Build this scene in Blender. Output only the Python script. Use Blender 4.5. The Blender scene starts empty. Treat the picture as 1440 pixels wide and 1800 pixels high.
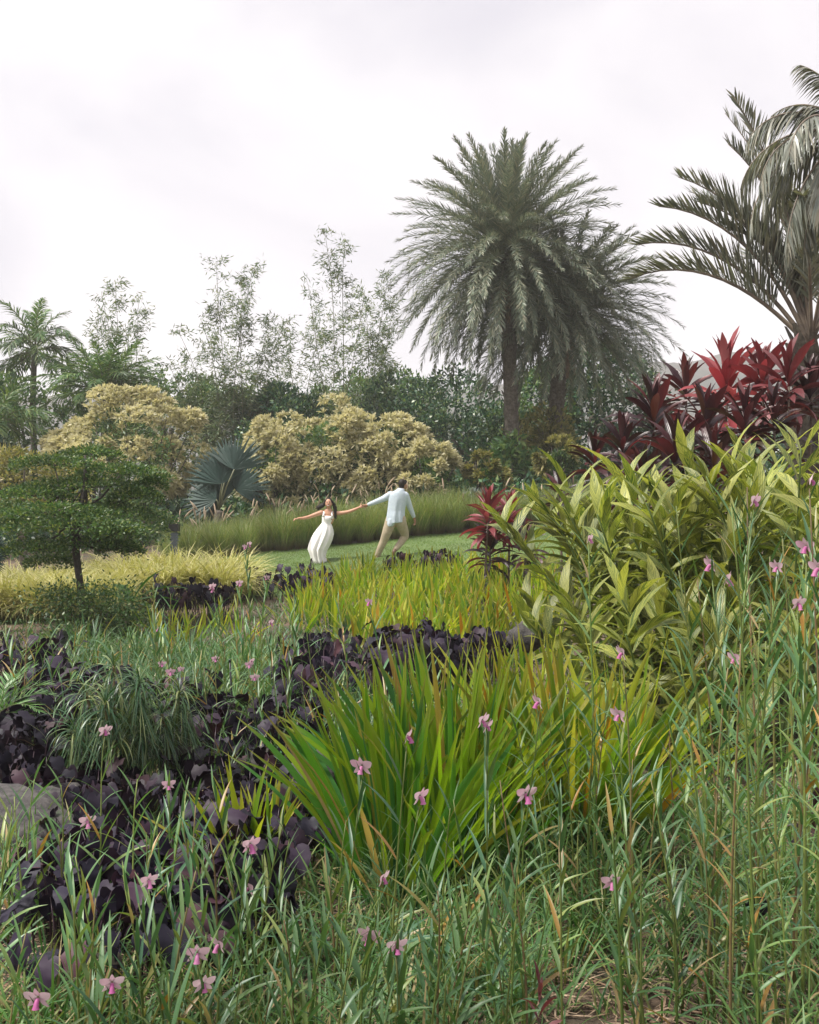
import bpy, math, random
import numpy as np
from mathutils import Matrix, Vector
R = math.radians
rs = np.random.RandomState(7)
random.seed(7)
sc = bpy.context.scene
COL = sc.collection
FP = 1800.0                    # focal length in pixels of the 1440x1800 photograph
EYE = 1.6
# ------------------------------------------------------------------ camera, world, sun
cam = bpy.data.cameras.new('camera'); camo = bpy.data.objects.new('camera', cam); COL.objects.link(camo)
cam.sensor_fit = 'VERTICAL'; cam.sensor_height = 24; cam.lens = 24.0
cam.clip_start = 0.05; cam.clip_end = 5000
camo.location = (0, 0, EYE); camo.rotation_euler = (R(90), 0, 0)
sc.camera = camo
sc.view_settings.view_transform = 'Standard'; sc.view_settings.look = 'None'
sc.view_settings.gamma = 1; sc.view_settings.use_curve_mapping = False
sc.view_settings.exposure = 2.02
SUN_EL, SUN_ROT = R(58), math.atan2(-0.85, -0.25)
w = bpy.data.worlds.new('World'); sc.world = w; w.use_nodes = True
nt = w.node_tree; nt.nodes.clear()
def N(nt, t, **k):
    n = nt.nodes.new(t)
    for a, b in k.items(): setattr(n, a, b)
    return n
out = N(nt, 'ShaderNodeOutputWorld')
sky = N(nt, 'ShaderNodeTexSky', sky_type='NISHITA', sun_disc=False, sun_elevation=SUN_EL, sun_rotation=SUN_ROT)
bg1 = N(nt, 'ShaderNodeBackground'); bg1.inputs[1].default_value = 0.06
nt.links.new(sky.outputs[0], bg1.inputs[0])
tc = N(nt, 'ShaderNodeTexCoord')
mp = N(nt, 'ShaderNodeMapping'); mp.inputs['Scale'].default_value = (1, 1, 1.7); mp.inputs['Location'].default_value = (3.1, 0.4, 0.2)
nt.links.new(tc.outputs['Generated'], mp.inputs[0])
nz = N(nt, 'ShaderNodeTexNoise'); nz.inputs['Scale'].default_value = 2.2; nz.inputs['Detail'].default_value = 6; nz.inputs['Roughness'].default_value = 0.5; nz.inputs['Distortion'].default_value = 0.4
nt.links.new(mp.outputs[0], nz.inputs[0])
cr = N(nt, 'ShaderNodeValToRGB')
cr.color_ramp.elements[0].position = 0.39; cr.color_ramp.elements[0].color = (0.214, 0.203, 0.216, 1)
cr.color_ramp.elements[1].position = 0.59; cr.color_ramp.elements[1].color = (0.286, 0.271, 0.271, 1)
nt.links.new(nz.outputs[0], cr.inputs[0])
bg2 = N(nt, 'ShaderNodeBackground'); bg2.inputs[1].default_value = 1.0
nt.links.new(cr.outputs[0], bg2.inputs[0])
mx = N(nt, 'ShaderNodeMixShader'); mx.inputs[0].default_value = 0.92       # thick cloud over the clear sky
nt.links.new(bg1.outputs[0], mx.inputs[1]); nt.links.new(bg2.outputs[0], mx.inputs[2])
nt.links.new(mx.outputs[0], out.inputs[0])
sun = bpy.data.lights.new('sun', 'SUN'); suno = bpy.data.objects.new('sun', sun); COL.objects.link(suno)
sun.energy = 1.5; sun.angle = R(11); sun.color = (1.0, 0.955, 0.87)
sd = Vector((math.sin(SUN_ROT) * math.cos(SUN_EL), math.cos(SUN_ROT) * math.cos(SUN_EL), math.sin(SUN_EL)))
suno.rotation_euler = sd.to_track_quat('Z', 'Y').to_euler(); suno.location = sd * 30
sc.render.engine = 'CYCLES'
cy = sc.cycles
cy.max_bounces = 6; cy.diffuse_bounces = 3; cy.glossy_bounces = 2; cy.transmission_bounces = 3; cy.transparent_max_bounces = 4; cy.volume_bounces = 1
cy.use_denoising = True
cy.use_adaptive_sampling = True
HAZE = 0.0011

# ------------------------------------------------------------------ terrain
def sst(a, b, t):
    t = np.clip((np.asarray(t, float) - a) / (b - a), 0, 1); return t * t * (3 - 2 * t)
def gz(x, y):
    x = np.asarray(x, float); y = np.asarray(y, float)
    z = 0.42 * sst(9, 22, y) + 0.1 * np.clip(y - 22, 0, 22) + 0.04 * np.clip(y - 20, 0, 2)
    z = z + 0.085 * (np.clip(x, -12, 14) + 2) * sst(9, 23, y)
    z = z + 0.75 * sst(0.8, 4.5, x) * sst(4.5, 10.5, y) * (1 - sst(14, 19, y))
    z = z + 0.03 * np.sin(x * 1.7 + 1) * np.sin(y * 1.3) + 0.012 * np.sin(x * 6.1) * np.sin(y * 5.3 + 2)
    return z
def P(px, py, Y):
    return np.array([(px - 720) / FP * Y, Y, EYE + (900 - py) / FP * Y])
def G(px, Y, dz=0.0):
    x = (px - 720) / FP * Y
    return np.array([x, Y, float(gz(x, Y)) + dz])

# ------------------------------------------------------------------ mesh templates
class T:
    def __init__(s, v, loops, sizes, uv, mi=None):
        s.v = np.asarray(v, float).reshape(-1, 3); s.loops = np.asarray(loops, np.int64); s.sizes = np.asarray(sizes, np.int64)
        s.uv = np.asarray(uv, float).reshape(-1, 2); s.mi = np.zeros(len(s.sizes), np.int64) if mi is None else np.asarray(mi, np.int64)
def join(*ts):
    ts = [t for t in ts if t is not None]; o = 0; V = []; L = []; S = []; U = []; M = []
    for t in ts:
        V.append(t.v); L.append(t.loops + o); S.append(t.sizes); U.append(t.uv); M.append(t.mi); o += len(t.v)
    return T(np.concatenate(V), np.concatenate(L), np.concatenate(S), np.concatenate(U), np.concatenate(M))
def setmi(t, i): t.mi = np.full(len(t.sizes), i, np.int64); return t
def inst(t, Ms):
    Ms = np.asarray(Ms, float).reshape(-1, 4, 4); n = len(Ms); k = len(t.v)
    v = np.einsum('nij,kj->nki', Ms[:, :3, :3], t.v) + Ms[:, None, :3, 3]
    L = (t.loops[None] + (np.arange(n) * k)[:, None]).reshape(-1)
    return T(v.reshape(-1, 3), L, np.tile(t.sizes, n), np.tile(t.uv, (n, 1)), np.tile(t.mi, n))
def mesh_of(name, t, mats, smooth=True):
    me = bpy.data.meshes.new(name)
    me.vertices.add(len(t.v)); me.vertices.foreach_set('co', t.v.astype(np.float32).ravel())
    me.loops.add(len(t.loops)); me.loops.foreach_set('vertex_index', t.loops.astype(np.int32))
    me.polygons.add(len(t.sizes))
    st = np.concatenate([[0], np.cumsum(t.sizes)[:-1]]).astype(np.int32)
    me.polygons.foreach_set('loop_start', st)
    me.polygons.foreach_set('material_index', t.mi.astype(np.int32))
    me.polygons.foreach_set('use_smooth', np.full(len(t.sizes), smooth))
    uvl = me.uv_layers.new(name='UVMap'); uvl.data.foreach_set('uv', t.uv[t.loops].astype(np.float32).ravel())
    for m in (mats if isinstance(mats, (list, tuple)) else [mats]): me.materials.append(m)
    me.update(calc_edges=True)
    return me
def grid(V, uv):
    N_, K, M = V.shape[:3]
    idx = np.arange(N_ * K * M).reshape(N_, K, M)
    q = np.stack([idx[:, :-1, :-1], idx[:, :-1, 1:], idx[:, 1:, 1:], idx[:, 1:, :-1]], -1).reshape(-1)
    return T(V.reshape(-1, 3), q, np.full(len(q) // 4, 4), uv.reshape(-1, 2))
def ribbons(C, S, fold=None):
    N_, K = C.shape[:2]
    if fold is None:
        V = np.stack([C - S, C + S], 2); us = np.array([0., 1.])
    else:
        V = np.stack([C - S + fold, C, C + S + fold], 2); us = np.array([0., .5, 1.])
    vv = np.linspace(0, 1, K)
    uv = np.zeros(V.shape[:3] + (2,)); uv[..., 0] = us[None, None]; uv[..., 1] = vv[None, :, None]
    return grid(V, uv)
def curve(e0, bend, L, n, p=1.4):
    s = np.linspace(0, 1, n); e = np.radians(e0 - bend * s ** p)
    em = (e[1:] + e[:-1]) / 2; d = L / (n - 1)
    x = np.concatenate([[0], np.cumsum(np.cos(em) * d)]); z = np.concatenate([[0], np.cumsum(np.sin(em) * d)])
    return x, z, e
LANCE = [0.25, .7, .95, 1, .85, .55, .06]
SWORD = [.75, .95, 1, 1, .9, .62, .05]
def blade(e0, bend, L, W, prof=SWORD, fold=0.25, roll=0, p=1.4, side=0.0, wave=0.0):
    n = len(prof); x, z, e = curve(e0, bend, L, n, p)
    s = np.linspace(0, 1, n)
    C = np.stack([x, side * L * s ** 2, z], -1)
    r = np.radians(roll) * np.ones(n) + wave * np.sin(s * 9)
    nrm = np.stack([-np.sin(e), np.zeros(n), np.cos(e)], -1); lat = np.array([0, 1., 0])[None]
    S = (lat * np.cos(r)[:, None] + nrm * np.sin(r)[:, None]) * (np.array(prof) * W / 2)[:, None]
    nn = nrm * np.cos(r)[:, None] - lat * np.sin(r)[:, None]
    F = nn * (np.array(prof) * W / 2 * fold)[:, None]
    return ribbons(C[None], S[None], F[None])
def tube(pts, rad, n=8, cap=True, mi=0, sq=None, ref=None):
    pts = np.asarray(pts, float); K = len(pts); rad = np.ones(K) * np.asarray(rad, float)
    t = np.gradient(pts, axis=0); t /= np.linalg.norm(t, axis=1)[:, None] + 1e-9
    u = np.array(ref if ref is not None else ([1., 0, 0] if abs(t[0][0]) < .8 else [0, 1., 0]), float); V = []
    for i in range(K):
        u = u - t[i] * np.dot(u, t[i]); u /= np.linalg.norm(u) + 1e-9; b = np.cross(t[i], u)
        a = np.linspace(0, 2 * np.pi, n + 1)
        q = 1.0 if sq is None else (sq[i] if hasattr(sq, '__len__') else sq)
        V.append(pts[i] + rad[i] * (np.cos(a)[:, None] * u + q * np.sin(a)[:, None] * b))
    V = np.array(V)[:, :-1]                          # K, n
    idx = np.arange(K * n).reshape(K, n); nx = np.roll(idx, -1, 1)
    q = np.stack([idx[:-1], nx[:-1], nx[1:], idx[1:]], -1).reshape(-1)
    loops = list(q); sizes = [4] * (len(q) // 4)
    if cap:
        loops += list(idx[0][::-1]) + list(idx[-1]); sizes += [n, n]
    uv = np.zeros((K, n, 2)); uv[..., 0] = np.linspace(0, 1, n)[None]; uv[..., 1] = np.linspace(0, 1, K)[:, None]
    return T(V.reshape(-1, 3), loops, sizes, uv, [mi] * len(sizes))
def capsule(pts, rad, n=10, sq=None, ref=None):
    pts = [np.array(p, float) for p in pts]; rad = list(rad); sq = list(sq) if hasattr(sq, '__len__') else ([sq] * len(pts) if sq else None)
    d0 = pts[1] - pts[0]; d0 /= np.linalg.norm(d0); d1 = pts[-1] - pts[-2]; d1 /= np.linalg.norm(d1)
    a = [pts[0] - d0 * rad[0] * .97, pts[0] - d0 * rad[0] * .7]; b = [pts[-1] + d1 * rad[-1] * .7, pts[-1] + d1 * rad[-1] * .97]
    return tube(a + pts + b, [rad[0] * .25, rad[0] * .72] + rad + [rad[-1] * .72, rad[-1] * .25], n, sq=([sq[0]] * 2 + sq + [sq[-1]] * 2) if sq else None, ref=ref)
def sphere(c, r, n=14, m=10, rot=None):
    th = np.linspace(0.02, np.pi - .02, m); ph = np.linspace(0, 2 * np.pi, n, endpoint=False)
    v = np.stack([np.sin(th)[:, None] * np.cos(ph), np.sin(th)[:, None] * np.sin(ph), np.cos(th)[:, None] * np.ones(n)], -1) * np.asarray(r, float)
    if rot is not None: v = v @ np.array(rot).T
    v = v + np.asarray(c, float)
    idx = np.arange(m * n).reshape(m, n); nx = np.roll(idx, -1, 1)
    q = np.stack([idx[:-1], idx[1:], nx[1:], nx[:-1]], -1).reshape(-1)
    loops = list(q) + list(idx[0]) + list(idx[-1][::-1])
    uv = np.zeros((m, n, 2)); uv[..., 1] = np.linspace(0, 1, m)[:, None]
    return T(v.reshape(-1, 3), loops, [4] * (len(q) // 4) + [n, n], uv)
def box(c, s, bev=0):
    c = np.array(c, float); h = np.array(s, float) / 2
    v = np.array([[x, y, z] for z in (-1, 1) for x, y in ((-1, -1), (1, -1), (1, 1), (-1, 1))]) * h + c
    f = [3, 2, 1, 0, 4, 5, 6, 7, 0, 1, 5, 4, 1, 2, 6, 5, 2, 3, 7, 6, 3, 0, 4, 7]
    return T(v, f, [4] * 6, np.zeros((8, 2)))
def unit(a): return a / (np.linalg.norm(a, axis=-1, keepdims=True) + 1e-9)
def scatter(pos, d, L, W, prof=(.15, 1, .6, .05), droop=0.15, rng=rs, flat=0.0):
    """leaves of length L and width W at pos pointing along d"""
    n = len(pos); K = len(prof); L = np.ones(n) * L; W = np.ones(n) * W
    d = unit(d); ref = rng.normal(size=(n, 3)) * (1 - flat) + np.array([0, 0, 1.]) * flat
    sv = unit(np.cross(d, ref)); s = np.linspace(0, 1, K)
    C = pos[:, None] + d[:, None] * (L[:, None] * s)[..., None]
    C[..., 2] -= (L * droop)[:, None] * s ** 2
    S = sv[:, None] * (W[:, None] / 2 * np.array(prof))[..., None]
    return ribbons(C, S)
def diamonds(pos, d, L, W, rng=rs, flat=0.0):
    n = len(pos); L = (np.ones(n) * L)[:, None]; W = (np.ones(n) * W)[:, None]; d = unit(d)
    ref = rng.normal(size=(n, 3)) * (1 - flat) + np.array([0, 0, 1.]) * flat; sv = unit(np.cross(d, ref))
    V = np.stack([pos, pos + d * L * .42 + sv * W / 2, pos + d * L, pos + d * L * .42 - sv * W / 2], 1)
    idx = np.arange(n * 4)
    uv = np.tile(np.array([[.5, 0], [1, .4], [.5, 1], [0, .4]]), (n, 1))
    return T(V.reshape(-1, 3), idx, np.full(n, 4), uv)
def mats4(pos, az, sca=1, tilt=0, taz=0):
    """(n,4,4): scale, turn by az about z, lean by tilt towards taz"""
    pos = np.atleast_2d(pos); n = len(pos); az = np.ones(n) * az; sca = np.ones(n) * sca; tilt = np.ones(n) * tilt; taz = np.ones(n) * taz
    def rz(a):
        m = np.zeros((n, 3, 3)); m[:, 0, 0] = np.cos(a); m[:, 0, 1] = -np.sin(a); m[:, 1, 0] = np.sin(a); m[:, 1, 1] = np.cos(a); m[:, 2, 2] = 1; return m
    ry = np.zeros((n, 3, 3)); ry[:, 0, 0] = np.cos(tilt); ry[:, 0, 2] = np.sin(tilt); ry[:, 1, 1] = 1; ry[:, 2, 0] = -np.sin(tilt); ry[:, 2, 2] = np.cos(tilt)
    m3 = rz(taz) @ ry @ rz(-taz) @ rz(az) * sca[:, None, None]
    M = np.zeros((n, 4, 4)); M[:, :3, :3] = m3; M[:, :3, 3] = pos; M[:, 3, 3] = 1
    return M

# ------------------------------------------------------------------ objects
def thing(name, label, cat, loc, group=None, mesh=None, rz=0, kind=None, scale=None):
    o = bpy.data.objects.new(name, mesh); COL.objects.link(o)
    o.location = tuple(float(a) for a in loc); o.rotation_euler = (0, 0, rz)
    if scale is not None: o.scale = (scale,) * 3
    if label: o['label'] = label
    if cat: o['category'] = cat
    if group: o['group'] = group
    if kind: o['kind'] = kind
    return o
def part(name, me, par, M=None, label=None, kind=None):
    o = bpy.data.objects.new(name, me); COL.objects.link(o); o.parent = par
    if M is not None: o.matrix_basis = Matrix([list(map(float, r)) for r in M])
    if label: o['label'] = label
    if kind: o['kind'] = kind
    return o

# ------------------------------------------------------------------ materials
def princ(name, col, rough=.6, spec=.5, noise=None, bump=0, metal=0):
    m = bpy.data.materials.new(name); m.use_nodes = True; t = m.node_tree; b = t.nodes['Principled BSDF']
    b.inputs['Base Color'].default_value = (*col, 1); b.inputs['Roughness'].default_value = rough
    b.inputs['Specular IOR Level'].default_value = spec; b.inputs['Metallic'].default_value = metal
    if noise:
        c2, sc_, det = noise
        tcn = N(t, 'ShaderNodeTexCoord'); z = N(t, 'ShaderNodeTexNoise'); z.inputs['Scale'].default_value = sc_; z.inputs['Detail'].default_value = det; z.inputs['Roughness'].default_value = .65
        r = N(t, 'ShaderNodeValToRGB'); r.color_ramp.elements[0].position = .38; r.color_ramp.elements[1].position = .64
        r.color_ramp.elements[0].color = (*col, 1); r.color_ramp.elements[1].color = (*c2, 1)
        t.links.new(tcn.outputs['Object'], z.inputs[0]); t.links.new(z.outputs[0], r.inputs[0]); t.links.new(r.outputs[0], b.inputs['Base Color'])
        if bump:
            bn = N(t, 'ShaderNodeBump'); bn.inputs['Strength'].default_value = bump; bn.inputs['Distance'].default_value = .02
            t.links.new(z.outputs[0], bn.inputs['Height']); t.links.new(bn.outputs[0], b.inputs['Normal'])
    return m
def leafmat(name, cols, rough=.5, tr=.3, tip=None, stripe=None, vein=.0, base=None, spec=.4, trc=(1.25, 1.3, .55), var=.35, nscale=.8, sat=1.14):
    """cols: [(position, rgb)] picked at random per leaf"""
    m = bpy.data.materials.new(name); m.use_nodes = True; t = m.node_tree; L = t.links.new
    b = t.nodes['Principled BSDF']; o = t.nodes['Material Output']
    oi = N(t, 'ShaderNodeObjectInfo'); ge = N(t, 'ShaderNodeNewGeometry')
    ad = N(t, 'ShaderNodeMath', operation='ADD'); fr = N(t, 'ShaderNodeMath', operation='FRACT')
    L(oi.outputs['Random'], ad.inputs[0]); L(ge.outputs['Random Per Island'], ad.inputs[1]); L(ad.outputs[0], fr.inputs[0])
    r = N(t, 'ShaderNodeValToRGB'); el = r.color_ramp.elements
    while len(el) < len(cols): el.new(.5)
    for e, (p, c) in zip(el, cols): e.position = p; e.color = (*c, 1)
    L(fr.outputs[0], r.inputs[0]); col = r.outputs[0]
    uv = N(t, 'ShaderNodeUVMap'); sp = N(t, 'ShaderNodeSeparateXYZ'); L(uv.outputs[0], sp.inputs[0])
    def mix(fac, a, bb, blend='MIX'):
        x = N(t, 'ShaderNodeMix', data_type='RGBA', blend_type=blend)
        if isinstance(fac, float): x.inputs[0].default_value = fac
        else: L(fac, x.inputs[0])
        for i, q in ((6, a), (7, bb)):
            if isinstance(q, tuple): x.inputs[i].default_value = (*q, 1)
            else: L(q, x.inputs[i])
        return x.outputs[2]
    def mapr(src, a, bb, c=0., d=1.):
        x = N(t, 'ShaderNodeMapRange', interpolation_type='SMOOTHSTEP'); L(src, x.inputs[0])
        for i, q in enumerate((a, bb, c, d)): x.inputs[i + 1].default_value = q
        return x.outputs[0]
    if stripe:
        # veins run forward from the midrib: stripes in v + k*|u-.5|
        a1 = N(t, 'ShaderNodeMath', operation='SUBTRACT'); L(sp.outputs[0], a1.inputs[0]); a1.inputs[1].default_value = .5
        a2 = N(t, 'ShaderNodeMath', operation='ABSOLUTE'); L(a1.outputs[0], a2.inputs[0])
        a3 = N(t, 'ShaderNodeMath', operation='MULTIPLY_ADD'); L(a2.outputs[0], a3.inputs[0]); a3.inputs[1].default_value = -.5; L(sp.outputs[1], a3.inputs[2])
        cb = N(t, 'ShaderNodeCombineXYZ'); L(a3.outputs[0], cb.inputs[0]); 
        a4 = N(t, 'ShaderNodeMath', operation='MULTIPLY'); L(oi.outputs['Random'], a4.inputs[0]); a4.inputs[1].default_value = 40
        a5 = N(t, 'ShaderNodeMath', operation='MULTIPLY_ADD'); L(sp.outputs[0], a5.inputs[0]); a5.inputs[1].default_value = .012; L(a4.outputs[0], a5.inputs[2])
        L(a5.outputs[0], cb.inputs[1])
        z = N(t, 'ShaderNodeTexNoise'); z.inputs['Scale'].default_value = 46; z.inputs['Detail'].default_value = 2.5; L(cb.outputs[0], z.inputs[0])
        a6 = N(t, 'ShaderNodeMath', operation='MULTIPLY_ADD'); L(oi.outputs['Random'], a6.inputs[0]); a6.inputs[1].default_value = -.1; L(z.outputs[0], a6.inputs[2])
        col = mix(mapr(a6.outputs[0], .42, .52), col, stripe)
        col = mix(mapr(a2.outputs[0], .0, .035, .6, 0.), col, (.2, .24, .05))
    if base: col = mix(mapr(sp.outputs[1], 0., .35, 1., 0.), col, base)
    if tip:
        tc_, t0, t1 = tip
        col = mix(mapr(sp.outputs[1], t0, t1), col, tc_)
    zz = N(t, 'ShaderNodeTexNoise'); zz.inputs['Scale'].default_value = nscale; zz.inputs['Detail'].default_value = 3; L(ge.outputs['Position'], zz.inputs[0])
    hs = N(t, 'ShaderNodeHueSaturation'); L(mapr(zz.outputs[0], .3, .7, 1 - var, 1 + var), hs.inputs['Value']); hs.inputs['Saturation'].default_value = sat; L(col, hs.inputs['Color']); col = hs.outputs[0]
    L(col, b.inputs['Base Color']); b.inputs['Roughness'].default_value = rough; b.inputs['Specular IOR Level'].default_value = spec
    if vein:
        wv = N(t, 'ShaderNodeMath', operation='MULTIPLY'); L(sp.outputs[0], wv.inputs[0]); wv.inputs[1].default_value = 38
        sn = N(t, 'ShaderNodeMath', operation='SINE'); L(wv.outputs[0], sn.inputs[0])
        bn = N(t, 'ShaderNodeBump'); bn.inputs['Strength'].default_value = vein; bn.inputs['Distance'].default_value = .003
        L(sn.outputs[0], bn.inputs['Height']); L(bn.outputs[0], b.inputs['Normal'])
    if tr:
        tb = N(t, 'ShaderNodeBsdfTranslucent'); L(mix(1.0, col, trc, 'MULTIPLY'), tb.inputs[0])
        ms = N(t, 'ShaderNodeMixShader'); ms.inputs[0].default_value = tr
        L(b.outputs[0], ms.inputs[1]); L(tb.outputs[0], ms.inputs[2]); L(ms.outputs[0], o.inputs[0])
    return m
M = {}
M['orchid'] = leafmat('orchid_leaf', sat=1.05, cols=[(0, (.07, .155, .065)), (.35, (.105, .2, .07)), (.6, (.06, .145, .08)), (.86, (.17, .25, .075)), (.94, (.21, .24, .08)), (.965, (.34, .18, .045)), (.99, (.36, .28, .15))], rough=.42, tr=.25, spec=.55)
M['orchid_stem'] = leafmat('orchid_stem', [(0, (.1, .15, .045)), (.7, (.15, .18, .06)), (.9, (.2, .15, .08)), (1, (.13, .09, .05))], tr=0)
M['petal'] = leafmat('orchid_petal', sat=1.0, cols=[(0, (.72, .48, .55)), (.5, (.76, .56, .61)), (1, (.68, .4, .5))], rough=.5, tr=.35, trc=(1, 1, 1), base=(.6, .5, .52), var=.05)
M['lip'] = leafmat('orchid_lip', sat=1.0, cols=[(0, (.5, .12, .33)), (1, (.58, .22, .42))], rough=.5, tr=.3, trc=(1, 1, 1), base=(.56, .4, .45), var=.05)
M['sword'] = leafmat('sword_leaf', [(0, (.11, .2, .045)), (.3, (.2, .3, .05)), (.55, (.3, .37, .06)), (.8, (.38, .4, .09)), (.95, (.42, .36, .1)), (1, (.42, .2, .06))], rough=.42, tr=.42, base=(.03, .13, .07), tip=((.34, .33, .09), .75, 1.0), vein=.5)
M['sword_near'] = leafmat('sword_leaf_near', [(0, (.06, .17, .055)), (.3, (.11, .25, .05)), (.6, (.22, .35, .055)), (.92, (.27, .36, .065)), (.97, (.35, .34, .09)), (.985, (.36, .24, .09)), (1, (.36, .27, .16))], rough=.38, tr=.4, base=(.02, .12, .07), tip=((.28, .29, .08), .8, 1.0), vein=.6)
M['sword_blue'] = leafmat('sword_leaf_blue', [(0, (.07, .15, .08)), (.6, (.11, .2, .1)), (.9, (.2, .24, .09)), (1, (.3, .25, .1))], rough=.4, tr=.3, vein=.4)
M['taro'] = leafmat('taro_leaf', [(0, (.010, .009, .017)), (.5, (.016, .012, .024)), (.85, (.03, .017, .03)), (.96, (.06, .03, .035)), (1, (.035, .05, .03))], rough=.58, tr=.05, spec=.3, trc=(1.5, .4, .8), var=.5)
M['taro_stem'] = princ('taro_stem', (.04, .02, .03), .4)
M['ginger'] = leafmat('ginger_leaf', sat=1.0, cols=[(0, (.26, .3, .06)), (.4, (.44, .45, .11)), (.8, (.52, .51, .18)), (1, (.3, .33, .07))], rough=.42, tr=.35, stripe=(.045, .1, .025), spec=.5, vein=.3)
M['ginger_stem'] = princ('ginger_stem', (.12, .18, .05), .5)
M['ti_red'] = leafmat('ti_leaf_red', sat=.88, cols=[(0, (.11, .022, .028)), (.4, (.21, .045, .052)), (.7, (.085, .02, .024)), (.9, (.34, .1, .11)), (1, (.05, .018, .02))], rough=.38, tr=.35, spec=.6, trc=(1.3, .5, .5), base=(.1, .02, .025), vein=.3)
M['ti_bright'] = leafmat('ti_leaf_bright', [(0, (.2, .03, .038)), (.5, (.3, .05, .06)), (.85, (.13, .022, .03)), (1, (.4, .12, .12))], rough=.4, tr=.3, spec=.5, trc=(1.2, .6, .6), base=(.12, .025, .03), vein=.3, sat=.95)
M['ti_dark'] = leafmat('ti_leaf_dark', sat=.85, cols=[(0, (.022, .012, .016)), (.4, (.04, .015, .02)), (.75, (.075, .02, .025)), (.9, (.16, .03, .03)), (.96, (.06, .05, .02)), (1, (.03, .04, .02))], rough=.34, tr=.25, spec=.7, trc=(1.5, .5, .5), vein=.3)
M['cane'] = princ('ti_cane', (.16, .12, .09), .8, noise=((.08, .06, .05), 30, 4), bump=.4)
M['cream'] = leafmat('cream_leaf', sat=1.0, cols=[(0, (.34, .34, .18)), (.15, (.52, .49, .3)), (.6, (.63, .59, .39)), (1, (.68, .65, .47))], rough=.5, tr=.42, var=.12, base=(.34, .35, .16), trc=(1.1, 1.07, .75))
M['olive'] = leafmat('olive_leaf', [(0, (.11, .13, .05)), (.4, (.22, .21, .09)), (1, (.38, .34, .17))], rough=.5, tr=.3)
M['tier'] = leafmat('tier_leaf', [(0, (.038, .08, .034)), (.5, (.07, .125, .05)), (.85, (.125, .18, .07)), (1, (.25, .28, .12))], rough=.45, tr=.3, spec=.5, nscale=1.5)
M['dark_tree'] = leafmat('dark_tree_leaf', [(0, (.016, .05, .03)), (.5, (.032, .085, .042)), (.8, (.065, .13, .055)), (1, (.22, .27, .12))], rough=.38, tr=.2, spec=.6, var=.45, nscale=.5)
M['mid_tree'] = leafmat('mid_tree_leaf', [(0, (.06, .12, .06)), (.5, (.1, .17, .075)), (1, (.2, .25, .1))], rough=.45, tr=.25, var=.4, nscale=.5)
M['bamboo_leaf'] = leafmat('bamboo_leaf', [(0, (.08, .13, .08)), (.5, (.13, .18, .1)), (1, (.24, .25, .14))], rough=.5, tr=.3)  # lightened leaf tones, the bleaching of the haze painted in
M['culm'] = princ('bamboo_culm', (.1, .12, .06), .5, noise=((.16, .14, .08), 6, 3))
M['palm'] = leafmat('palm_leaflet', sat=1.0, cols=[(0, (.12, .165, .12)), (.5, (.175, .21, .15)), (.85, (.26, .27, .19)), (1, (.36, .34, .24))], rough=.42, tr=.2, spec=.6, var=.2, trc=(1.1, 1.1, .9))  # silvery grey green, made paler still to carry haze in the colour
M['palm_r'] = leafmat('palm_leaflet_right', sat=1.0, cols=[(0, (.14, .16, .135)), (.6, (.2, .21, .175)), (1, (.3, .28, .22))], rough=.35, tr=.18, spec=.7, var=.25)
M['rachis'] = princ('palm_rachis', (.2, .21, .12), .45)
M['rachis_red'] = princ('palm_petiole', (.25, .2, .15), .5, noise=((.14, .11, .09), 4, 3))
M['fan'] = leafmat('fan_leaf', [(0, (.022, .045, .038)), (1, (.045, .075, .065))], rough=.6, tr=.1, spec=.3, var=.2)
M['bark'] = princ('bark', (.075, .06, .048), .9, noise=((.17, .15, .12), 14, 6), bump=.8)
M['bark_dark'] = princ('bark_dark', (.03, .026, .022), .9, noise=((.07, .06, .05), 20, 6), bump=.7)
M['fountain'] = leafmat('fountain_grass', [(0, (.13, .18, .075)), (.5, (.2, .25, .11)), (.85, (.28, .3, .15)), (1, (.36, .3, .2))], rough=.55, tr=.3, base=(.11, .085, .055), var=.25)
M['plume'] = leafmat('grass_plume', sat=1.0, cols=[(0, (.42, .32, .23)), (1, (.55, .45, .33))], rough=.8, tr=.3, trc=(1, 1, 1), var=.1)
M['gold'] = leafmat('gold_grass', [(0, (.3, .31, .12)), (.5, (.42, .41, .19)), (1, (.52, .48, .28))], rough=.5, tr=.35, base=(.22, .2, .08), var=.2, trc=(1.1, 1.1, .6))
M['lawn_blade'] = leafmat('lawn_blade', [(0, (.13, .205, .065)), (.6, (.175, .25, .085)), (1, (.24, .28, .12))], rough=.55, tr=.3, var=.28, nscale=.7)
M['under'] = leafmat('undergrowth', [(0, (.055, .125, .05)), (.4, (.09, .175, .06)), (.7, (.14, .21, .08)), (.88, (.22, .22, .1)), (1, (.34, .26, .15))], rough=.5, tr=.25)
M['straw'] = leafmat('straw', sat=1.0, cols=[(0, (.2, .12, .075)), (.5, (.32, .22, .15)), (1, (.45, .34, .24))], rough=.8, tr=0, var=.3)
M['weep'] = leafmat('weeping_leaf', [(0, (.03, .085, .04)), (.5, (.07, .15, .065)), (.75, (.16, .23, .1)), (1, (.34, .38, .18))], rough=.38, tr=.2, spec=.55)
M['heli'] = leafmat('broad_leaf', [(0, (.07, .2, .035)), (1, (.11, .26, .05))], rough=.4, tr=.4, vein=.3)
M['cycad'] = leafmat('cycad_leaf', [(0, (.09, .2, .08)), (1, (.17, .27, .11))], rough=.35, tr=.25, spec=.6)
M['silver'] = leafmat('silver_leaf', sat=1.0, cols=[(0, (.16, .2, .2)), (1, (.26, .3, .3))], rough=.5, tr=.2, trc=(1, 1, 1))
M['rock'] = princ('rock', (.035, .032, .034), .9, noise=((.11, .1, .095), 16, 12), bump=1.0)
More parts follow.
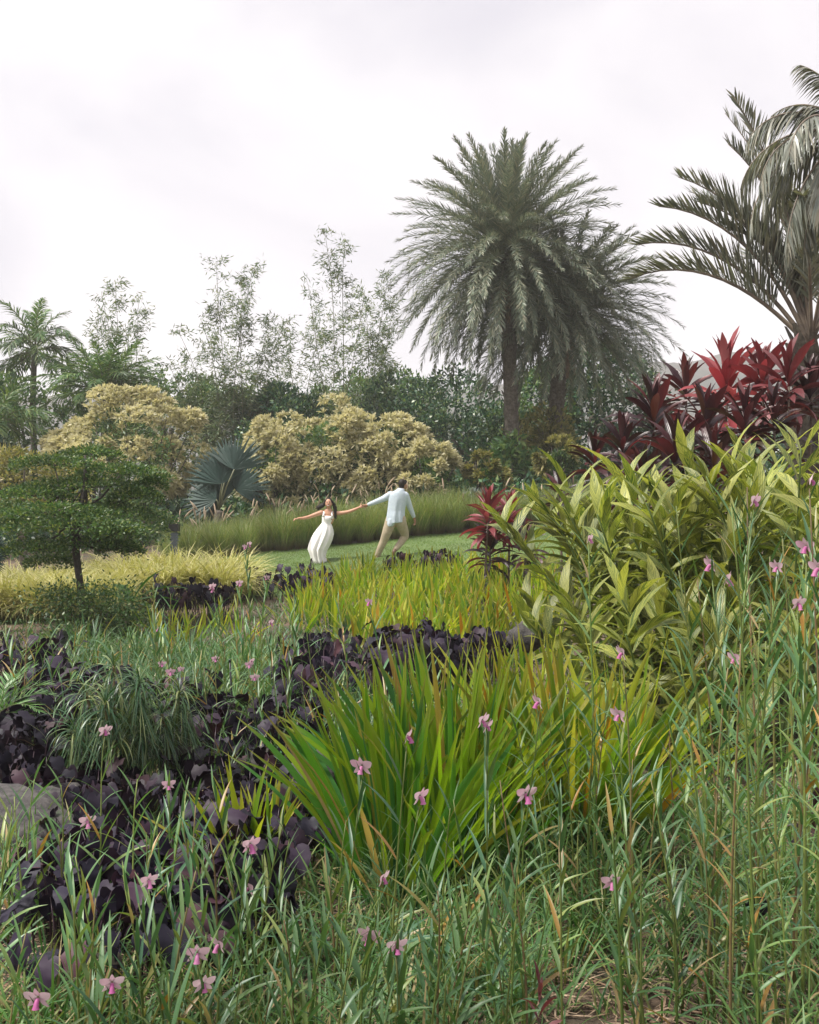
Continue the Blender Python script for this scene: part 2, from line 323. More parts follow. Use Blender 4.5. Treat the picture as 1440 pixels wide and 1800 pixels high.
M['black'] = princ('bollard_black', (.015, .015, .017), .4)
M['grey'] = princ('bollard_grey', (.12, .14, .17), .5)
M['skin'] = princ('skin', (.52, .27, .17), .5, noise=((.56, .3, .2), 20, 2))
M['skin_m'] = princ('skin_tan', (.33, .16, .09), .5, noise=((.37, .19, .12), 20, 2))
M['hair'] = princ('hair_dark', (.009, .006, .005), .6, spec=.25, noise=((.016, .01, .008), 40, 3))
M['white_cloth'] = princ('white_cloth', (.80, .77, .76), .8, noise=((.84, .81, .8), 12, 3), bump=.1)
M['blue_cloth'] = princ('pale_blue_linen', (.46, .53, .61), .85, noise=((.53, .6, .66), 25, 4), bump=.15)
M['beige'] = princ('beige_cotton', (.36, .29, .2), .85, noise=((.42, .35, .25), 20, 4), bump=.15)
M['shoe'] = princ('brown_leather', (.12, .06, .035), .5)
M['teeth'] = princ('teeth', (.85, .82, .78), .3)
M['eye'] = princ('eye_dark', (.02, .015, .012), .3)
M['lips'] = princ('lips', (.45, .12, .11), .4)

# ------------------------------------------------------------------ ground, hills
def ground():
    xs = np.concatenate([-np.geomspace(440, 14, 16), np.linspace(-13, 13, 131), np.geomspace(14, 440, 16)])
    ys = np.concatenate([[-440, -200, -80, -25, -8], np.linspace(-3, 34, 186), np.geomspace(35, 440, 22)])
    X, Y = np.meshgrid(xs, ys, indexing='xy')
    V = np.stack([X, Y, gz(X, Y)], -1)[None]
    V = V[:, ::1]
    t = grid(V.transpose(0, 2, 1, 3), np.zeros((1, len(xs), len(ys), 2)))
    t.loops = t.loops.reshape(-1, 4)[:, ::-1].reshape(-1)
    m = bpy.data.materials.new('soil'); m.use_nodes = True; n = m.node_tree; b = n.nodes['Principled BSDF']; L = n.links.new
    g = N(n, 'ShaderNodeNewGeometry'); z = N(n, 'ShaderNodeTexNoise'); z.inputs['Scale'].default_value = 1.3; z.inputs['Detail'].default_value = 9; z.inputs['Roughness'].default_value = .7
    L(g.outputs['Position'], z.inputs[0]); r = N(n, 'ShaderNodeValToRGB'); e = r.color_ramp.elements
    e[0].position = .35; e[0].color = (.035, .045, .025, 1); e[1].position = .62; e[1].color = (.15, .1, .07, 1); x = e.new(.5); x.color = (.09, .065, .045, 1)
    L(z.outputs[0], r.inputs[0]); L(r.outputs[0], b.inputs['Base Color']); b.inputs['Roughness'].default_value = .95
    z2 = N(n, 'ShaderNodeTexNoise'); z2.inputs['Scale'].default_value = 35; z2.inputs['Detail'].default_value = 6; L(g.outputs['Position'], z2.inputs[0])
    bn = N(n, 'ShaderNodeBump'); bn.inputs['Strength'].default_value = .8; bn.inputs['Distance'].default_value = .03; L(z2.outputs[0], bn.inputs['Height']); L(bn.outputs[0], b.inputs['Normal'])
    thing('ground', None, None, (0, 0, 0), mesh=mesh_of('ground', t, m), kind='structure')
ground()
def lawn_edge(x): return 24.6 + 0.12 * x          # far edge of the lawn
def lawn():
    xs = np.linspace(-7.5, 6, 55); ss = np.linspace(0, 1, 40)
    X = np.repeat(xs[:, None], 40, 1); y0 = 16.5 + .0 * X; y1 = lawn_edge(X) + .6
    Y = y0 + (y1 - y0) * ss[None]
    V = np.stack([X, Y, gz(X, Y) + .012], -1)[None]
    t = grid(V, np.zeros(V.shape[:3] + (2,))); t.loops = t.loops.reshape(-1, 4)[:, ::-1].reshape(-1)
    m = princ('lawn', (.09, .145, .045), .9, noise=((.12, .17, .06), 1.5, 3))
    thing('lawn', None, None, (0, 0, 0), mesh=mesh_of('lawn', t, m), kind='structure')
    n = 110000; x = rs.uniform(-7, 5, n); y = 16.6 + rs.rand(n) * (lawn_edge(x) + .5 - 16.6)
    p = np.stack([x, y, gz(x, y) + .01], -1); d = rs.normal(size=(n, 3)) * .5; d[:, 2] = 1
    t = scatter(p, d, rs.uniform(.03, .065, n), .008, prof=(1, .1), droop=.2)
    thing('lawn_grass', 'short mown green grass of the sloping lawn', 'grass', (0, 0, 0), mesh=mesh_of('lawn_grass', t, M['lawn_blade']), kind='stuff')
lawn()
def hills():
    xs = np.linspace(-400, 400, 220); prof = lambda x: 0
    D = 330.
    px = 720 + xs / D * FP
    h = np.interp(px, [-1600, -600, 0, 500, 800, 1060, 1100, 1140, 1200, 1250, 1330, 1390, 1440, 1600, 2000, 3000], [740, 735, 715, 715, 700, 676, 664, 658, 658, 640, 630, 645, 650, 640, 690, 740])
    H = EYE + (900 - h) / FP * D
    r2 = np.random.RandomState(3)
    H = H + np.convolve(r2.normal(size=240), np.ones(9) / 9, 'same')[:220] * 1.4 + r2.normal(size=220) * .35
    ss = np.linspace(0, 1, 24)
    X = np.repeat(xs[:, None], 24, 1)
    Y = D - 90 + 180 * ss[None] + 0 * X
    Z = H[:, None] * np.sin(np.clip(ss, 0, 1) * np.pi)[None] ** .8 + 2.5
    Z = Z + (np.sin(X * .16 + Y * .05) + np.sin(X * .07 - Y * .11)) * 1.3 * np.sin(ss * np.pi)[None] * (1 - np.exp(-((ss - .5) / .15) ** 2))[None] + r2.normal(size=Z.shape) * .3
    V = np.stack([X, Y, Z], -1)[None]; t = grid(V, np.zeros(V.shape[:3] + (2,))); t.loops = t.loops.reshape(-1, 4)[:, ::-1].reshape(-1)
    m = princ('hill_forest_hazed', (.06, .07, .062), .95, noise=((.11, .105, .095), .05, 8))  # forest colour greyed: part of the distance haze is in the paint
    thing('hills', None, None, (0, 0, 0), mesh=mesh_of('hills', t, m), kind='structure')
hills()

# ------------------------------------------------------------------ trunks and crowns
def trunk_T(h, r0, r1, lean=(0, 0), n=12, k=12, wob=.03, rough=.0):
    s = np.linspace(0, 1, k); p = np.stack([lean[0] * s + wob * np.sin(s * 7), lean[1] * s + wob * np.cos(s * 5), h * s - .15], -1)
    r = r0 + (r1 - r0) * s; r[0] *= 1.25
    t = tube(p, r, n)
    if rough: t.v += rs.normal(size=t.v.shape) * rough
    return t
def dome_points(n, rx, ry, rz, lumps=14, lr=.42, low=-.25, rng=rs):
    """points and outward normals on a lumpy dome"""
    a = rng.uniform(0, 2 * np.pi, lumps); u = rng.uniform(low, 1, lumps); c = np.sqrt(1 - np.clip(u, -1, 1) ** 2)
    LC = np.stack([c * np.cos(a), c * np.sin(a), u], -1) * (1 - lr) * rng.uniform(.85, 1.12, (lumps, 1))
    LR = lr * rng.uniform(.7, 1.25, lumps)
    k = rng.randint(0, lumps, n); d = unit(rng.normal(size=(n, 3)) + LC[k] * .9 + np.array([0, 0, .25]))
    p = LC[k] + d * (LR[k] * (1 - .22 * rng.rand(n) ** 2))[:, None]
    return p * np.array([rx, ry, rz]), d
def crown_leaves(n, r, L, W, lumps=14, lr=.42, low=-.3, spread=.9, up=.2, clus=6, rng=rs, fl=0.):
    p, d = dome_points(max(1, n // clus), *r, lumps=lumps, lr=lr, low=low, rng=rng)
    p = np.repeat(p, clus, 0); d = np.repeat(d, clus, 0); m = len(p)
    dd = unit(d + rng.normal(size=(m, 3)) * spread + np.array([0, 0, up]))
    p = p + rng.normal(size=(m, 3)) * L * .5
    return diamonds(p, dd, L * rng.uniform(.7, 1.3, m), W * rng.uniform(.7, 1.3, m), rng=rng, flat=fl)
def limbs_T(n, zc, r, r0, rng=rs, base=0.0):
    out_ = []
    for i in range(n):
        a = 2 * np.pi * i / n + rng.rand(); f = rng.uniform(.45, .8)
        e = np.array([np.cos(a) * r[0] * f, np.sin(a) * r[1] * f, zc + r[2] * rng.uniform(-.1, .5)])
        s0 = np.array([0, 0, base]); mid = (s0 + e) / 2 + np.array([0, 0, -.1 * r[2]]) + rng.normal(size=3) * .05
        out_.append(tube([s0, (s0 + mid) / 2, mid, (mid + e) / 2 + rng.normal(size=3) * .04, e], [r0, r0 * .8, r0 * .6, r0 * .42, r0 * .15], 6))
    return join(*out_)
def tree(px, Y, ztop_py, wpx, hm, mat, label, name='broadleaf_tree', n=9000, L=.16, W=.07, trunk=True, group=None, lumps=16, lr=.4, low=-.3, ry=None, spread=.9, up=.2, cat='tree', bark='bark', clus=6, fl=0.):
    """crown of width wpx pixels and height hm metres with its top at the pixel row ztop_py"""
    g = G(px, Y); ztop = P(px, ztop_py, Y)[2] - g[2]; rx = wpx / 2 / FP * Y; rz = hm / 2; zc = ztop - rz
    o = thing(name, label, cat, g, group)
    t = crown_leaves(n, (rx, ry or rx * .8, rz), L, W, lumps=lumps, lr=lr, low=low, spread=spread, up=up, clus=clus, fl=fl); t.v[:, 2] += zc
    t.v[:, 2] = np.maximum(t.v[:, 2], .03)
    part('crown', mesh_of('crown', t, mat), o)
    th = max(zc, .3)
    tr_ = trunk_T(th, .035 * rx + .05, .03 * rx + .03)
    part('trunk', mesh_of('trunk', join(tr_, limbs_T(7, zc, (rx, rx, rz), .03 * rx + .03, base=th * .75)), M[bark]), o)
    return o
BG = [  # px, Y, top, width px, crown height m, material, label, leaf length
 (750, 41, 655, 330, 5.6, 'dark_tree', 'dark glossy evergreen tree behind the cream bush, left of the big palm trunks', .2),
 (840, 38, 700, 230, 4.2, 'dark_tree', 'low dark tree directly left of the straight palm trunk', .17),
 (1040, 40, 590, 270, 6.0, 'dark_tree', 'tall dark leafy tree under the right side of the big palms', .2),
 (1110, 37, 680, 190, 4.6, 'dark_tree', 'dark green tree at the edge of the mountain view beside the ti plants', .18),
 (930, 39, 640, 200, 5.4, 'mid_tree', 'mid green tree seen between the two palm trunks', .18),
 (500, 40, 675, 190, 4.2, 'dark_tree', 'dark round tree between the two big cream bushes', .18),
 (400, 42, 668, 210, 4.6, 'mid_tree', 'mid green bushy tree behind the fan palm', .18),
 (610, 43, 650, 220, 5.2, 'mid_tree', 'bushy green tree behind the taller cream bush', .18),
 (300, 44, 640, 200, 5.2, 'mid_tree', 'soft green tree behind the left cream bush', .18),
 (50, 36.5, 648, 250, 5.6, 'mid_tree', 'dark tree under the feathery palm at the far left', .2),
 (-60, 34, 640, 200, 6, 'dark_tree', 'dark bushy tree cut by the left edge behind the tiered tree', .18),
 (700, 48, 640, 200, 5.6, 'mid_tree', 'thin pale tree against the sky left of the big palm', .2),
 (1420, 40, 690, 260, 5.2, 'dark_tree', 'dark tree behind the foot of the right palm', .18),
]
for px, Y, tp, wp, hm, mt, lb, ll in BG:
    tree(px, Y, tp, wp, hm, M[mt], lb, n=(9500 if mt == 'dark_tree' else 8000), L=ll, W=ll * .45, lumps=22, lr=.36, low=-.8, clus=7)
tree(905, 31.2, 770, 95, 3.0, M['mid_tree'], 'climbing leafy plant hanging round the straight palm trunk', name='climbing_plant', n=2600, L=.26, W=.1, low=-.9, cat='climber', up=-.5, spread=.6)
tree(950, 32.8, 715, 110, 2.2, M['olive'], 'yellow green bush between the palm trunks', name='bush', n=2400, L=.2, W=.08, low=-.8, cat='bush')
tree(40, 24, 775, 260, 2.4, M['olive'], 'dull olive bush behind the tiered tree', name='bush', n=5000, L=.12, W=.05, low=-.8, cat='bush')
tree(225, 20.5, 850, 170, 1.5, M['mid_tree'], 'soft green shrub beside the black bollard', name='shrub', n=3500, L=.08, W=.04, low=-.8, cat='shrub')

def cream_bush(px, Y, top, wpx, hm, label, n=720, mat='cream', lumps=26, seed=1, k=12, L=.2, W=.06):
    rng = np.random.RandomState(seed)
    g = G(px, Y); zt = P(px, top, Y)[2] - g[2]; rx = wpx / 2 / FP * Y; rz = hm / 2; zc = zt - rz
    o = thing('variegated_bush', label, 'bush', g)
    p, d = dome_points(n, rx, rx * .8, rz, lumps=int(lumps * 1.5), lr=.23, low=-.7, rng=rng)
    p[:, 2] += zc; p = p[p[:, 2] > .15]; d = d[:len(p)]
    d = unit(np.stack([p[:, 0] / rx, p[:, 1] / rx, (p[:, 2] - zc) / rz + .7], -1) + rng.normal(size=p.shape) * .25)
    m = len(p); pp = np.repeat(p, k, 0); dd = np.repeat(d, k, 0)
    dd = unit(dd + rng.normal(size=dd.shape) * .62)
    t = scatter(pp, dd, L * rng.uniform(.75, 1.25, m * k), W, prof=(.3, 1, .05), droop=.25, rng=rng)
    part('foliage', mesh_of('foliage', t, M[mat]), o, kind='stuff')
    # the inside: dark stems, and leaves in a darker green that paints its shade
    st = []
    for i in range(16):
        a = rng.uniform(0, 6.28); f = rng.uniform(.3, .8); e = np.array([np.cos(a) * rx * f, np.sin(a) * rx * .7 * f, zc + rz * rng.uniform(0, .6)])
        b0 = np.array([np.cos(a) * .25, np.sin(a) * .25, 0]); mid = (b0 * .6 + e * .4) + np.array([0, 0, .15])
        st.append(tube([b0, mid, e], [.035, .028, .01], 5))
    part('stem', mesh_of('stem', join(*st), M['bark_dark']), o)
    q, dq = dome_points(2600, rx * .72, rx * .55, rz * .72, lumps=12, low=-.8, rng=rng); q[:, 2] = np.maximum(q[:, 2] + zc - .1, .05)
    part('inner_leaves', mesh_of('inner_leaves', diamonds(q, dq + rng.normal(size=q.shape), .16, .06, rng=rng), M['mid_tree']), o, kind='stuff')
cream_bush(238, 30, 688, 310, 3.6, 'wide cream leaved bush behind the tiered tree', n=1800, seed=2)
cream_bush(150, 29, 760, 130, 1.5, 'low cream bush at the foot of the wide left one', n=220, seed=12, lumps=10, mat='cream')
cream_bush(560, 30, 692, 260, 3.8, 'tall part of the big cream leaved bush behind the woman', n=1400, seed=3)
cream_bush(665, 29.6, 715, 180, 3.4, 'right shoulder of the big cream leaved bush, toward the man', n=900, seed=4)
cream_bush(480, 29.2, 760, 120, 2.2, 'lower cream leaved bush touching the fan palm', n=520, seed=5, lumps=12)
cream_bush(752, 28.6, 775, 130, 2.0, 'round cream bush behind the head of the man', n=420, seed=6, lumps=12)
cream_bush(855, 28.6, 795, 75, 1.1, 'small pale brownish bush below the straight palm trunk', n=130, seed=7, lumps=8, mat='olive')
cream_bush(985, 28.0, 772, 80, 1.1, 'small brownish bush below the leaning palm trunk', n=130, seed=8, lumps=8, mat='olive')

# tiered tree on the left
def tiered_tree():
    g = G(140, 13.2); o = thing('tiered_tree', 'small dark tree with fine leaves in flat tiers on a thin dark trunk', 'tree', g)
    def loc(px, py, dy=0): return P(px, py, 13.2 + dy) - g
    pts = [loc(148, 1112), loc(146, 1060), loc(138, 1005), loc(132, 950), loc(140, 900), loc(150, 850), loc(150, 800)]
    wood = [tube(pts, [.065, .052, .045, .05, .04, .03, .012], 9)]
    TI = [(95, 818, 80, .10, 0), (215, 835, 85, .12, .3), (60, 872, 72, .10, -.2), (150, 858, 120, .12, .3), (240, 876, 50, .12, .1), (100, 905, 100, .12, -.5), (195, 905, 85, .13, .1),
          (40, 925, 60, .1, .4), (130, 930, 125, .13, -.6), (205, 940, 52, .13, -.2), (60, 968, 62, .11, -.2), (160, 962, 85, .12, .2), (212, 968, 42, .1, .3), (90, 990, 50, .1, .5), (20, 900, 50, .12, .3), (160, 800, 60, .08, .5), (268, 852, 28, .1, .3)]
    lv = []
    for i, (px, py, hw, rz, dy) in enumerate(TI):
        c = loc(px, py, dy); rx = hw / FP * 13.2; rz *= .7; n = int(1900 * hw / 100) + 300
        a = rs.uniform(0, 6.283, n); f = np.sqrt(rs.rand(n)) * (1 + .12 * np.sin(a * 5 + i))
        x = np.cos(a) * f * rx; y = np.sin(a) * f * rx * .75
        z = rz * 1.6 * (1 - f ** 2) + rs.normal(size=n) * .022 - rs.rand(n) ** 3 * rz * 1.2
        p = np.stack([x, y, z], -1) + c
        d = np.stack([np.cos(a), np.sin(a), .5 + 0 * a], -1) + rs.normal(size=(n, 3)) * .7
        lv.append(diamonds(p, d, rs.uniform(.035, .06, n), .024, flat=.55))
        b = pts[3 + i % 3]; mid = (b + c) / 2 + np.array([0, 0, -.06])
        wood.append(tube([b, mid, c + np.array([0, 0, .03])], [.022, .016, .007], 5))
        for k in range(4):
            aa = rs.uniform(0, 6.28); wood.append(tube([c, c + np.array([np.cos(aa) * rx * .7, np.sin(aa) * rx * .5, .04])], [.009, .003], 4))
    part('trunk', mesh_of('trunk', join(*wood), M['bark_dark']), o)
    part('crown', mesh_of('crown', join(*lv), M['tier']), o)
    # low leafy shoots round the foot
    o2 = thing('fine_leaf_shrub', 'low dark fine leaved shrub round the foot of the tiered tree', 'shrub', G(160, 12.6))
    lv = []
    for px, py, hw in [(110, 1050, 50), (190, 1045, 60), (150, 1080, 70), (230, 1085, 50), (130, 1120, 80), (200, 1125, 60)]:
        n = 800; c = P(px, py, 12.6) - G(160, 12.6); rx = hw / FP * 12.6
        p = rs.normal(size=(n, 3)) * np.array([rx * .6, rx * .6, .09]) + c; p[:, 2] = np.maximum(p[:, 2], .02)
        lv.append(diamonds(p, rs.normal(size=(n, 3)) + np.array([0, 0, .5]), .055, .026, flat=.5))
    part('foliage', mesh_of('foliage', join(*lv), M['tier']), o2, kind='stuff')
    part('stem', mesh_of('stem', join(*[tube([(0, 0, -.05), (a * .2, b * .2, .25), (a * .4, b * .4, .42)], [.012, .009, .004], 5) for a, b in ((1, .3), (-1, .2), (.3, -1), (-.4, 1), (.9, -.8))]), M['bark_dark']), o2)
tiered_tree()

# ------------------------------------------------------------------ palms
def frond_T(e0, bend, L, n, ll, lw, fwd=50, lift=25, hang=.15, r0=.022, bare=.12, plum=.25, rng=rs, K=3, pbend=1.3, rk=14, split=False):
    xs, zs, es = curve(e0, bend, L, rk, pbend)
    pts = np.stack([xs, 0 * xs, zs], -1)
    stem = setmi(tube(pts, np.linspace(r0, r0 * .15, rk), 5), 1)
    s = np.linspace(bare, .99, n); s = np.concatenate([s, s + .3 / n]); sg = np.concatenate([np.ones(n), -np.ones(n)]); s = np.clip(s, 0, 1)
    e = np.interp(s, np.linspace(0, 1, rk), es); c = np.stack([np.interp(s, np.linspace(0, 1, rk), xs), 0 * s, np.interp(s, np.linspace(0, 1, rk), zs)], -1)
    tv = np.stack([np.cos(e), 0 * e, np.sin(e)], -1); nv = np.stack([-np.sin(e), 0 * e, np.cos(e)], -1); lv = np.array([0, 1., 0])[None] * sg[:, None]
    f = np.radians(fwd * (1 - .35 * s) + 0 * s + rng.normal(size=len(s)) * 6); l = np.radians(lift + rng.normal(size=len(s)) * 60 * plum)
    d = tv * np.cos(f)[:, None] + (lv * np.cos(l)[:, None] + nv * np.sin(l)[:, None]) * np.sin(f)[:, None]
    ln = ll * np.interp(s, [0, bare, .35, .75, 1], [.3, .45, 1, .8, .35]) * rng.uniform(.88, 1.1, len(s))
    sv = unit(np.cross(d, nv * np.cos(.6) + rng.normal(size=d.shape) * .25))
    ss = np.linspace(0, 1, K); prof = np.interp(ss, [0, .3, .7, 1], [.5, 1, .8, .06])
    C = c[:, None] + d[:, None] * (ln[:, None] * ss)[..., None]; C[..., 2] -= (ln * hang)[:, None] * ss ** 2
    S = sv[:, None] * (lw / 2 * prof)[None, :, None] * np.ones((len(s), 1, 1))
    leaf = ribbons(C, S)
    if split: return stem, leaf
    return join(leaf, stem)
def palm_crown(o, c, R_, ring, mats, az0=0.):
    """ring: list of (count, e0, bend, length, dz); every frond is a part"""
    for cnt, e0, bend, L, dz in ring:
        vars_ = [mesh_of('frond', frond_T(e0 + q, bend, L, *R_['leaf']), mats) for q in (-4, 4)]
        for i in range(cnt):
            az = az0 + 2 * np.pi * (i + rs.uniform(-.3, .3)) / cnt + e0 * .13
            m = mats4([c + np.array([np.cos(az) * .12, np.sin(az) * .12, dz])], az, rs.uniform(.9, 1.08), rs.uniform(-.08, .08), rs.uniform(0, 6.28))[0]
            part('frond', vars_[i % 2], o, m)
def boots(h, r, z0, n, L=.3, W=.16):
    k = np.arange(n); a = k * 2.4; z = z0 + (h - z0) * k / n
    p = np.stack([np.cos(a) * r, np.sin(a) * r, z], -1); d = np.stack([np.cos(a) * .55, np.sin(a) * .55, 1 + 0 * a], -1)
    sv = np.stack([-np.sin(a), np.cos(a), 0 * a], -1); s = np.linspace(0, 1, 3)
    C = p[:, None] + d[:, None] * (L * s)[None, :, None]; S = sv[:, None] * (W / 2 * np.array([1, .8, .35]))[None, :, None]
    return ribbons(C, S)
def date_palm(px, Y, crown_py, label, leanpx, L, ring, tr):
    g = G(px, Y); c = P(px + leanpx, crown_py, Y) - g
    o = thing('date_palm', label, 'palm tree', g)
    s = np.linspace(0, 1, 26); pts = np.stack([c[0] * s ** 1.3, 0 * s, c[2] * s - .2 * (1 - s)], -1)
    t = tube(pts, tr * (1 + .25 * (1 - s) ** 4 + .06 * np.sin(s * 160)), 14)
    part('trunk', mesh_of('trunk', t, M['bark']), o)
    b = boots(c[2] + .1, tr * 1.02, .8, 130, L=.22, W=.15); b.v[:, 0] += c[0] * np.clip(b.v[:, 2] / c[2], 0, 1) ** 1.3
    part('leaf_bases', mesh_of('leaf_bases', b, M['bark']), o, kind='stuff')
    dead = [mesh_of('frond', frond_T(e_, 20, 1.9, 60, .3, .022, 40, 10, .2, .018, .1, .7), [M['straw'], M['rachis']]) for e_ in (-68, -80)]
    for i in range(9):
        part('frond', dead[i % 2], o, mats4([c + np.array([0, 0, -.3])], i * 2.4, rs.uniform(.7, 1.1))[0], label='dry brown hanging frond')
    palm_crown(o, c, {'leaf': (100, .42, .028, 44, 22, .06, .018, .1, .7)}, ring, [M['palm'], M['rachis']], az0=px * .1)
    return o
RING = lambda L: [(14, 84, 14, L * .86, .45), (22, 72, 24, L * .93, .4), (25, 56, 32, L, .34), (28, 40, 42, L * 1.02, .26), (30, 24, 50, L * 1.06, .16), (32, 9, 58, L * 1.16, .06), (32, -6, 56, L * 1.24, -.05), (30, -22, 50, L * 1.22, -.12), (24, -40, 38, L * 1.1, -.2), (16, -60, 20, L * .95, -.25)]
date_palm(903, 31.5, 452, 'tall silvery date palm with the straight slim trunk', -14, 3.5, RING(3.36)[:-1], .2)
date_palm(968, 33.0, 555, 'lower date palm with the thicker leaning trunk, fused to its taller neighbour', 24, 3.15, RING(3.15)[2:-2], .23)

# right palm: long arching fronds
def right_palm():
    Y = 15.0; g = G(1432, Y); b = P(1427, 600, Y) - g
    o = thing('feather_palm', 'palm with long comb like fronds arching left out of a scaly trunk', 'palm tree', g)
    s = np.linspace(0, 1, 20); pts = np.stack([b[0] * s, 0 * s, (b[2] - .2) * s], -1)
    part('trunk', mesh_of('trunk', tube(pts, .19 + .07 * s, 14), M['bark_dark']), o)
    bt = boots(b[2] - .1, .24, .6, 70, L=.42, W=.2); part('leaf_bases', mesh_of('leaf_bases', bt, M['bark']), o, kind='stuff')
    TIP = [(1102, 464, 72), (1121, 396, 66), (1158, 338, 62), (1200, 282, 55), (1287, 232, 42), (1235, 330, 60), (1345, 300, 38), (1290, 380, 66)]
    lmesh = None
    for i, (tx, ty, bend) in enumerate(TIP):
        q = P(tx, ty, Y) - g - b; ch = math.hypot(q[0], q[2]); th = math.degrees(math.atan2(q[2], -q[0])); e0 = th + .33 * bend; L = ch * (1 + R(bend) ** 2 / 40)
        K = 98
        st, lf = frond_T(e0, bend, L, K, .62, .034, 52, 48, .07, .04, .26, .14, K=4, pbend=1.8, split=True)
        fo = part('frond', mesh_of('frond', setmi(st, 0), M['rachis_red']), o, mats4([b + np.array([0, 0, -.1])], np.pi + (rs.uniform(-.12, .12)), 1)[0])
        if i < 2:   # the two lowest fronds show every leaflet apart
            V = lf.v.reshape(-1, 4 * 2, 3)
            one = lf.uv[:8]
            for j in range(len(V)):
                me = mesh_of('leaflet', T(V[j], [0, 1, 3, 2, 2, 3, 5, 4, 4, 5, 7, 6], [4, 4, 4], one), M['palm_r'])
                part('leaflet', me, fo)
        else:
            part('leaflets', mesh_of('leaflets', lf, M['palm_r']), fo, kind='stuff')
    for az, e0, bend, L in [(.2, 70, 60, 3.6), (.9, 60, 70, 3.5), (-.7, 65, 70, 3.5), (1.7, 62, 66, 3.4), (-1.6, 66, 66, 3.2), (2.3, 74, 50, 3.5), (3.7, 80, 40, 3.7), (0, 40, 70, 3.2), (2.7, 84, 30, 3.8), (4.3, 58, 70, 3.2)]:
        st, lf = frond_T(e0, bend, L, 70, .56, .034, 50, 40, .1, .032, .2, .16, K=3, split=True)
        fo = part('frond', mesh_of('frond', setmi(st, 0), M['rachis_red']), o, mats4([b], az, 1)[0])
        part('leaflets', mesh_of('leaflets', lf, M['palm_r']), fo, kind='stuff')
    # second, taller one at the edge of the frame
    Y = 13.0; g = G(1500, Y); b = P(1492, 235, Y) - g
    o = thing('feather_palm', 'taller palm at the right edge with its old fronds hanging down', 'palm tree', g)
    s = np.linspace(0, 1, 24); pts = np.stack([b[0] * s, 0 * s, b[2] * s], -1)
    part('trunk', mesh_of('trunk', tube(pts, .17 + .03 * (1 - s), 14), M['bark']), o)
    for az, e0, bend, L in [(3.14, 40, 105, 2.0), (3.3, 10, 95, 2.1), (2.9, -10, 75, 2.3), (3.5, -35, 50, 2.4), (2.6, 25, 105, 2.2), (3.05, 58, 100, 1.5), (2.2, 0, 85, 2.2), (4.0, -20, 68, 2.3), (2.8, -45, 42, 2.3), (3.2, -55, 33, 2.2), (3.8, 20, 100, 2.2),
                            (3.0, 84, 62, 1.5), (.4, 50, 90, 2.3), (-.6, 30, 95, 2.3), (1.3, 20, 95, 2.3), (-1.5, 10, 90, 2.3), (5.2, 60, 80, 2.2), (.9, 70, 70, 2.2)]:
        L *= .76 if 2 < az < 4.1 else 1
        st, lf = frond_T(e0, bend, L, 54, .4, .03, 46, -35, .7, .025, .15, .2, K=4, split=True)
        fo = part('frond', mesh_of('frond', setmi(st, 0), M['rachis_red']), o, mats4([b], az, 1)[0])
        part('leaflets', mesh_of('leaflets', lf, M['palm_r']), fo, kind='stuff')
right_palm()

# feathery palms far left
def plume_palm(px, Y, cpy, label, L, ring, trunk=True):
    g = G(px, Y); c = P(px, cpy, Y) - g; o = thing('plume_palm', label, 'palm tree', g)
    part('trunk', mesh_of('trunk', trunk_T(c[2] + .1, .13, .1), M['bark']), o)
    palm_crown(o, c, {'leaf': (44, .6, .045, 50, 10, .35, .03, .12, .4)}, ring, [M['mid_tree'], M['rachis']], az0=px)
plume_palm(60, 38, 610, 'feathery palm with drooping fronds at the far left', 2.4, [(5, 80, 60, 1.9, .1), (9, 50, 95, 2.0, 0), (9, 20, 90, 2.0, -.1), (6, -10, 60, 1.8, -.2)])
plume_palm(185, 35, 690, 'broad blue green palm fanning up behind the left cream bush', 3, [(9, 72, 40, 2.1, 0), (14, 50, 50, 2.2, 0), (14, 30, 55, 2.2, 0), (10, 12, 50, 2.0, 0)])
plume_palm(-15, 30, 745, 'low blue green palm cut by the left edge', 3, [(8, 65, 50, 2.0, 0), (10, 35, 60, 2.0, 0), (8, 10, 50, 1.8, 0)])
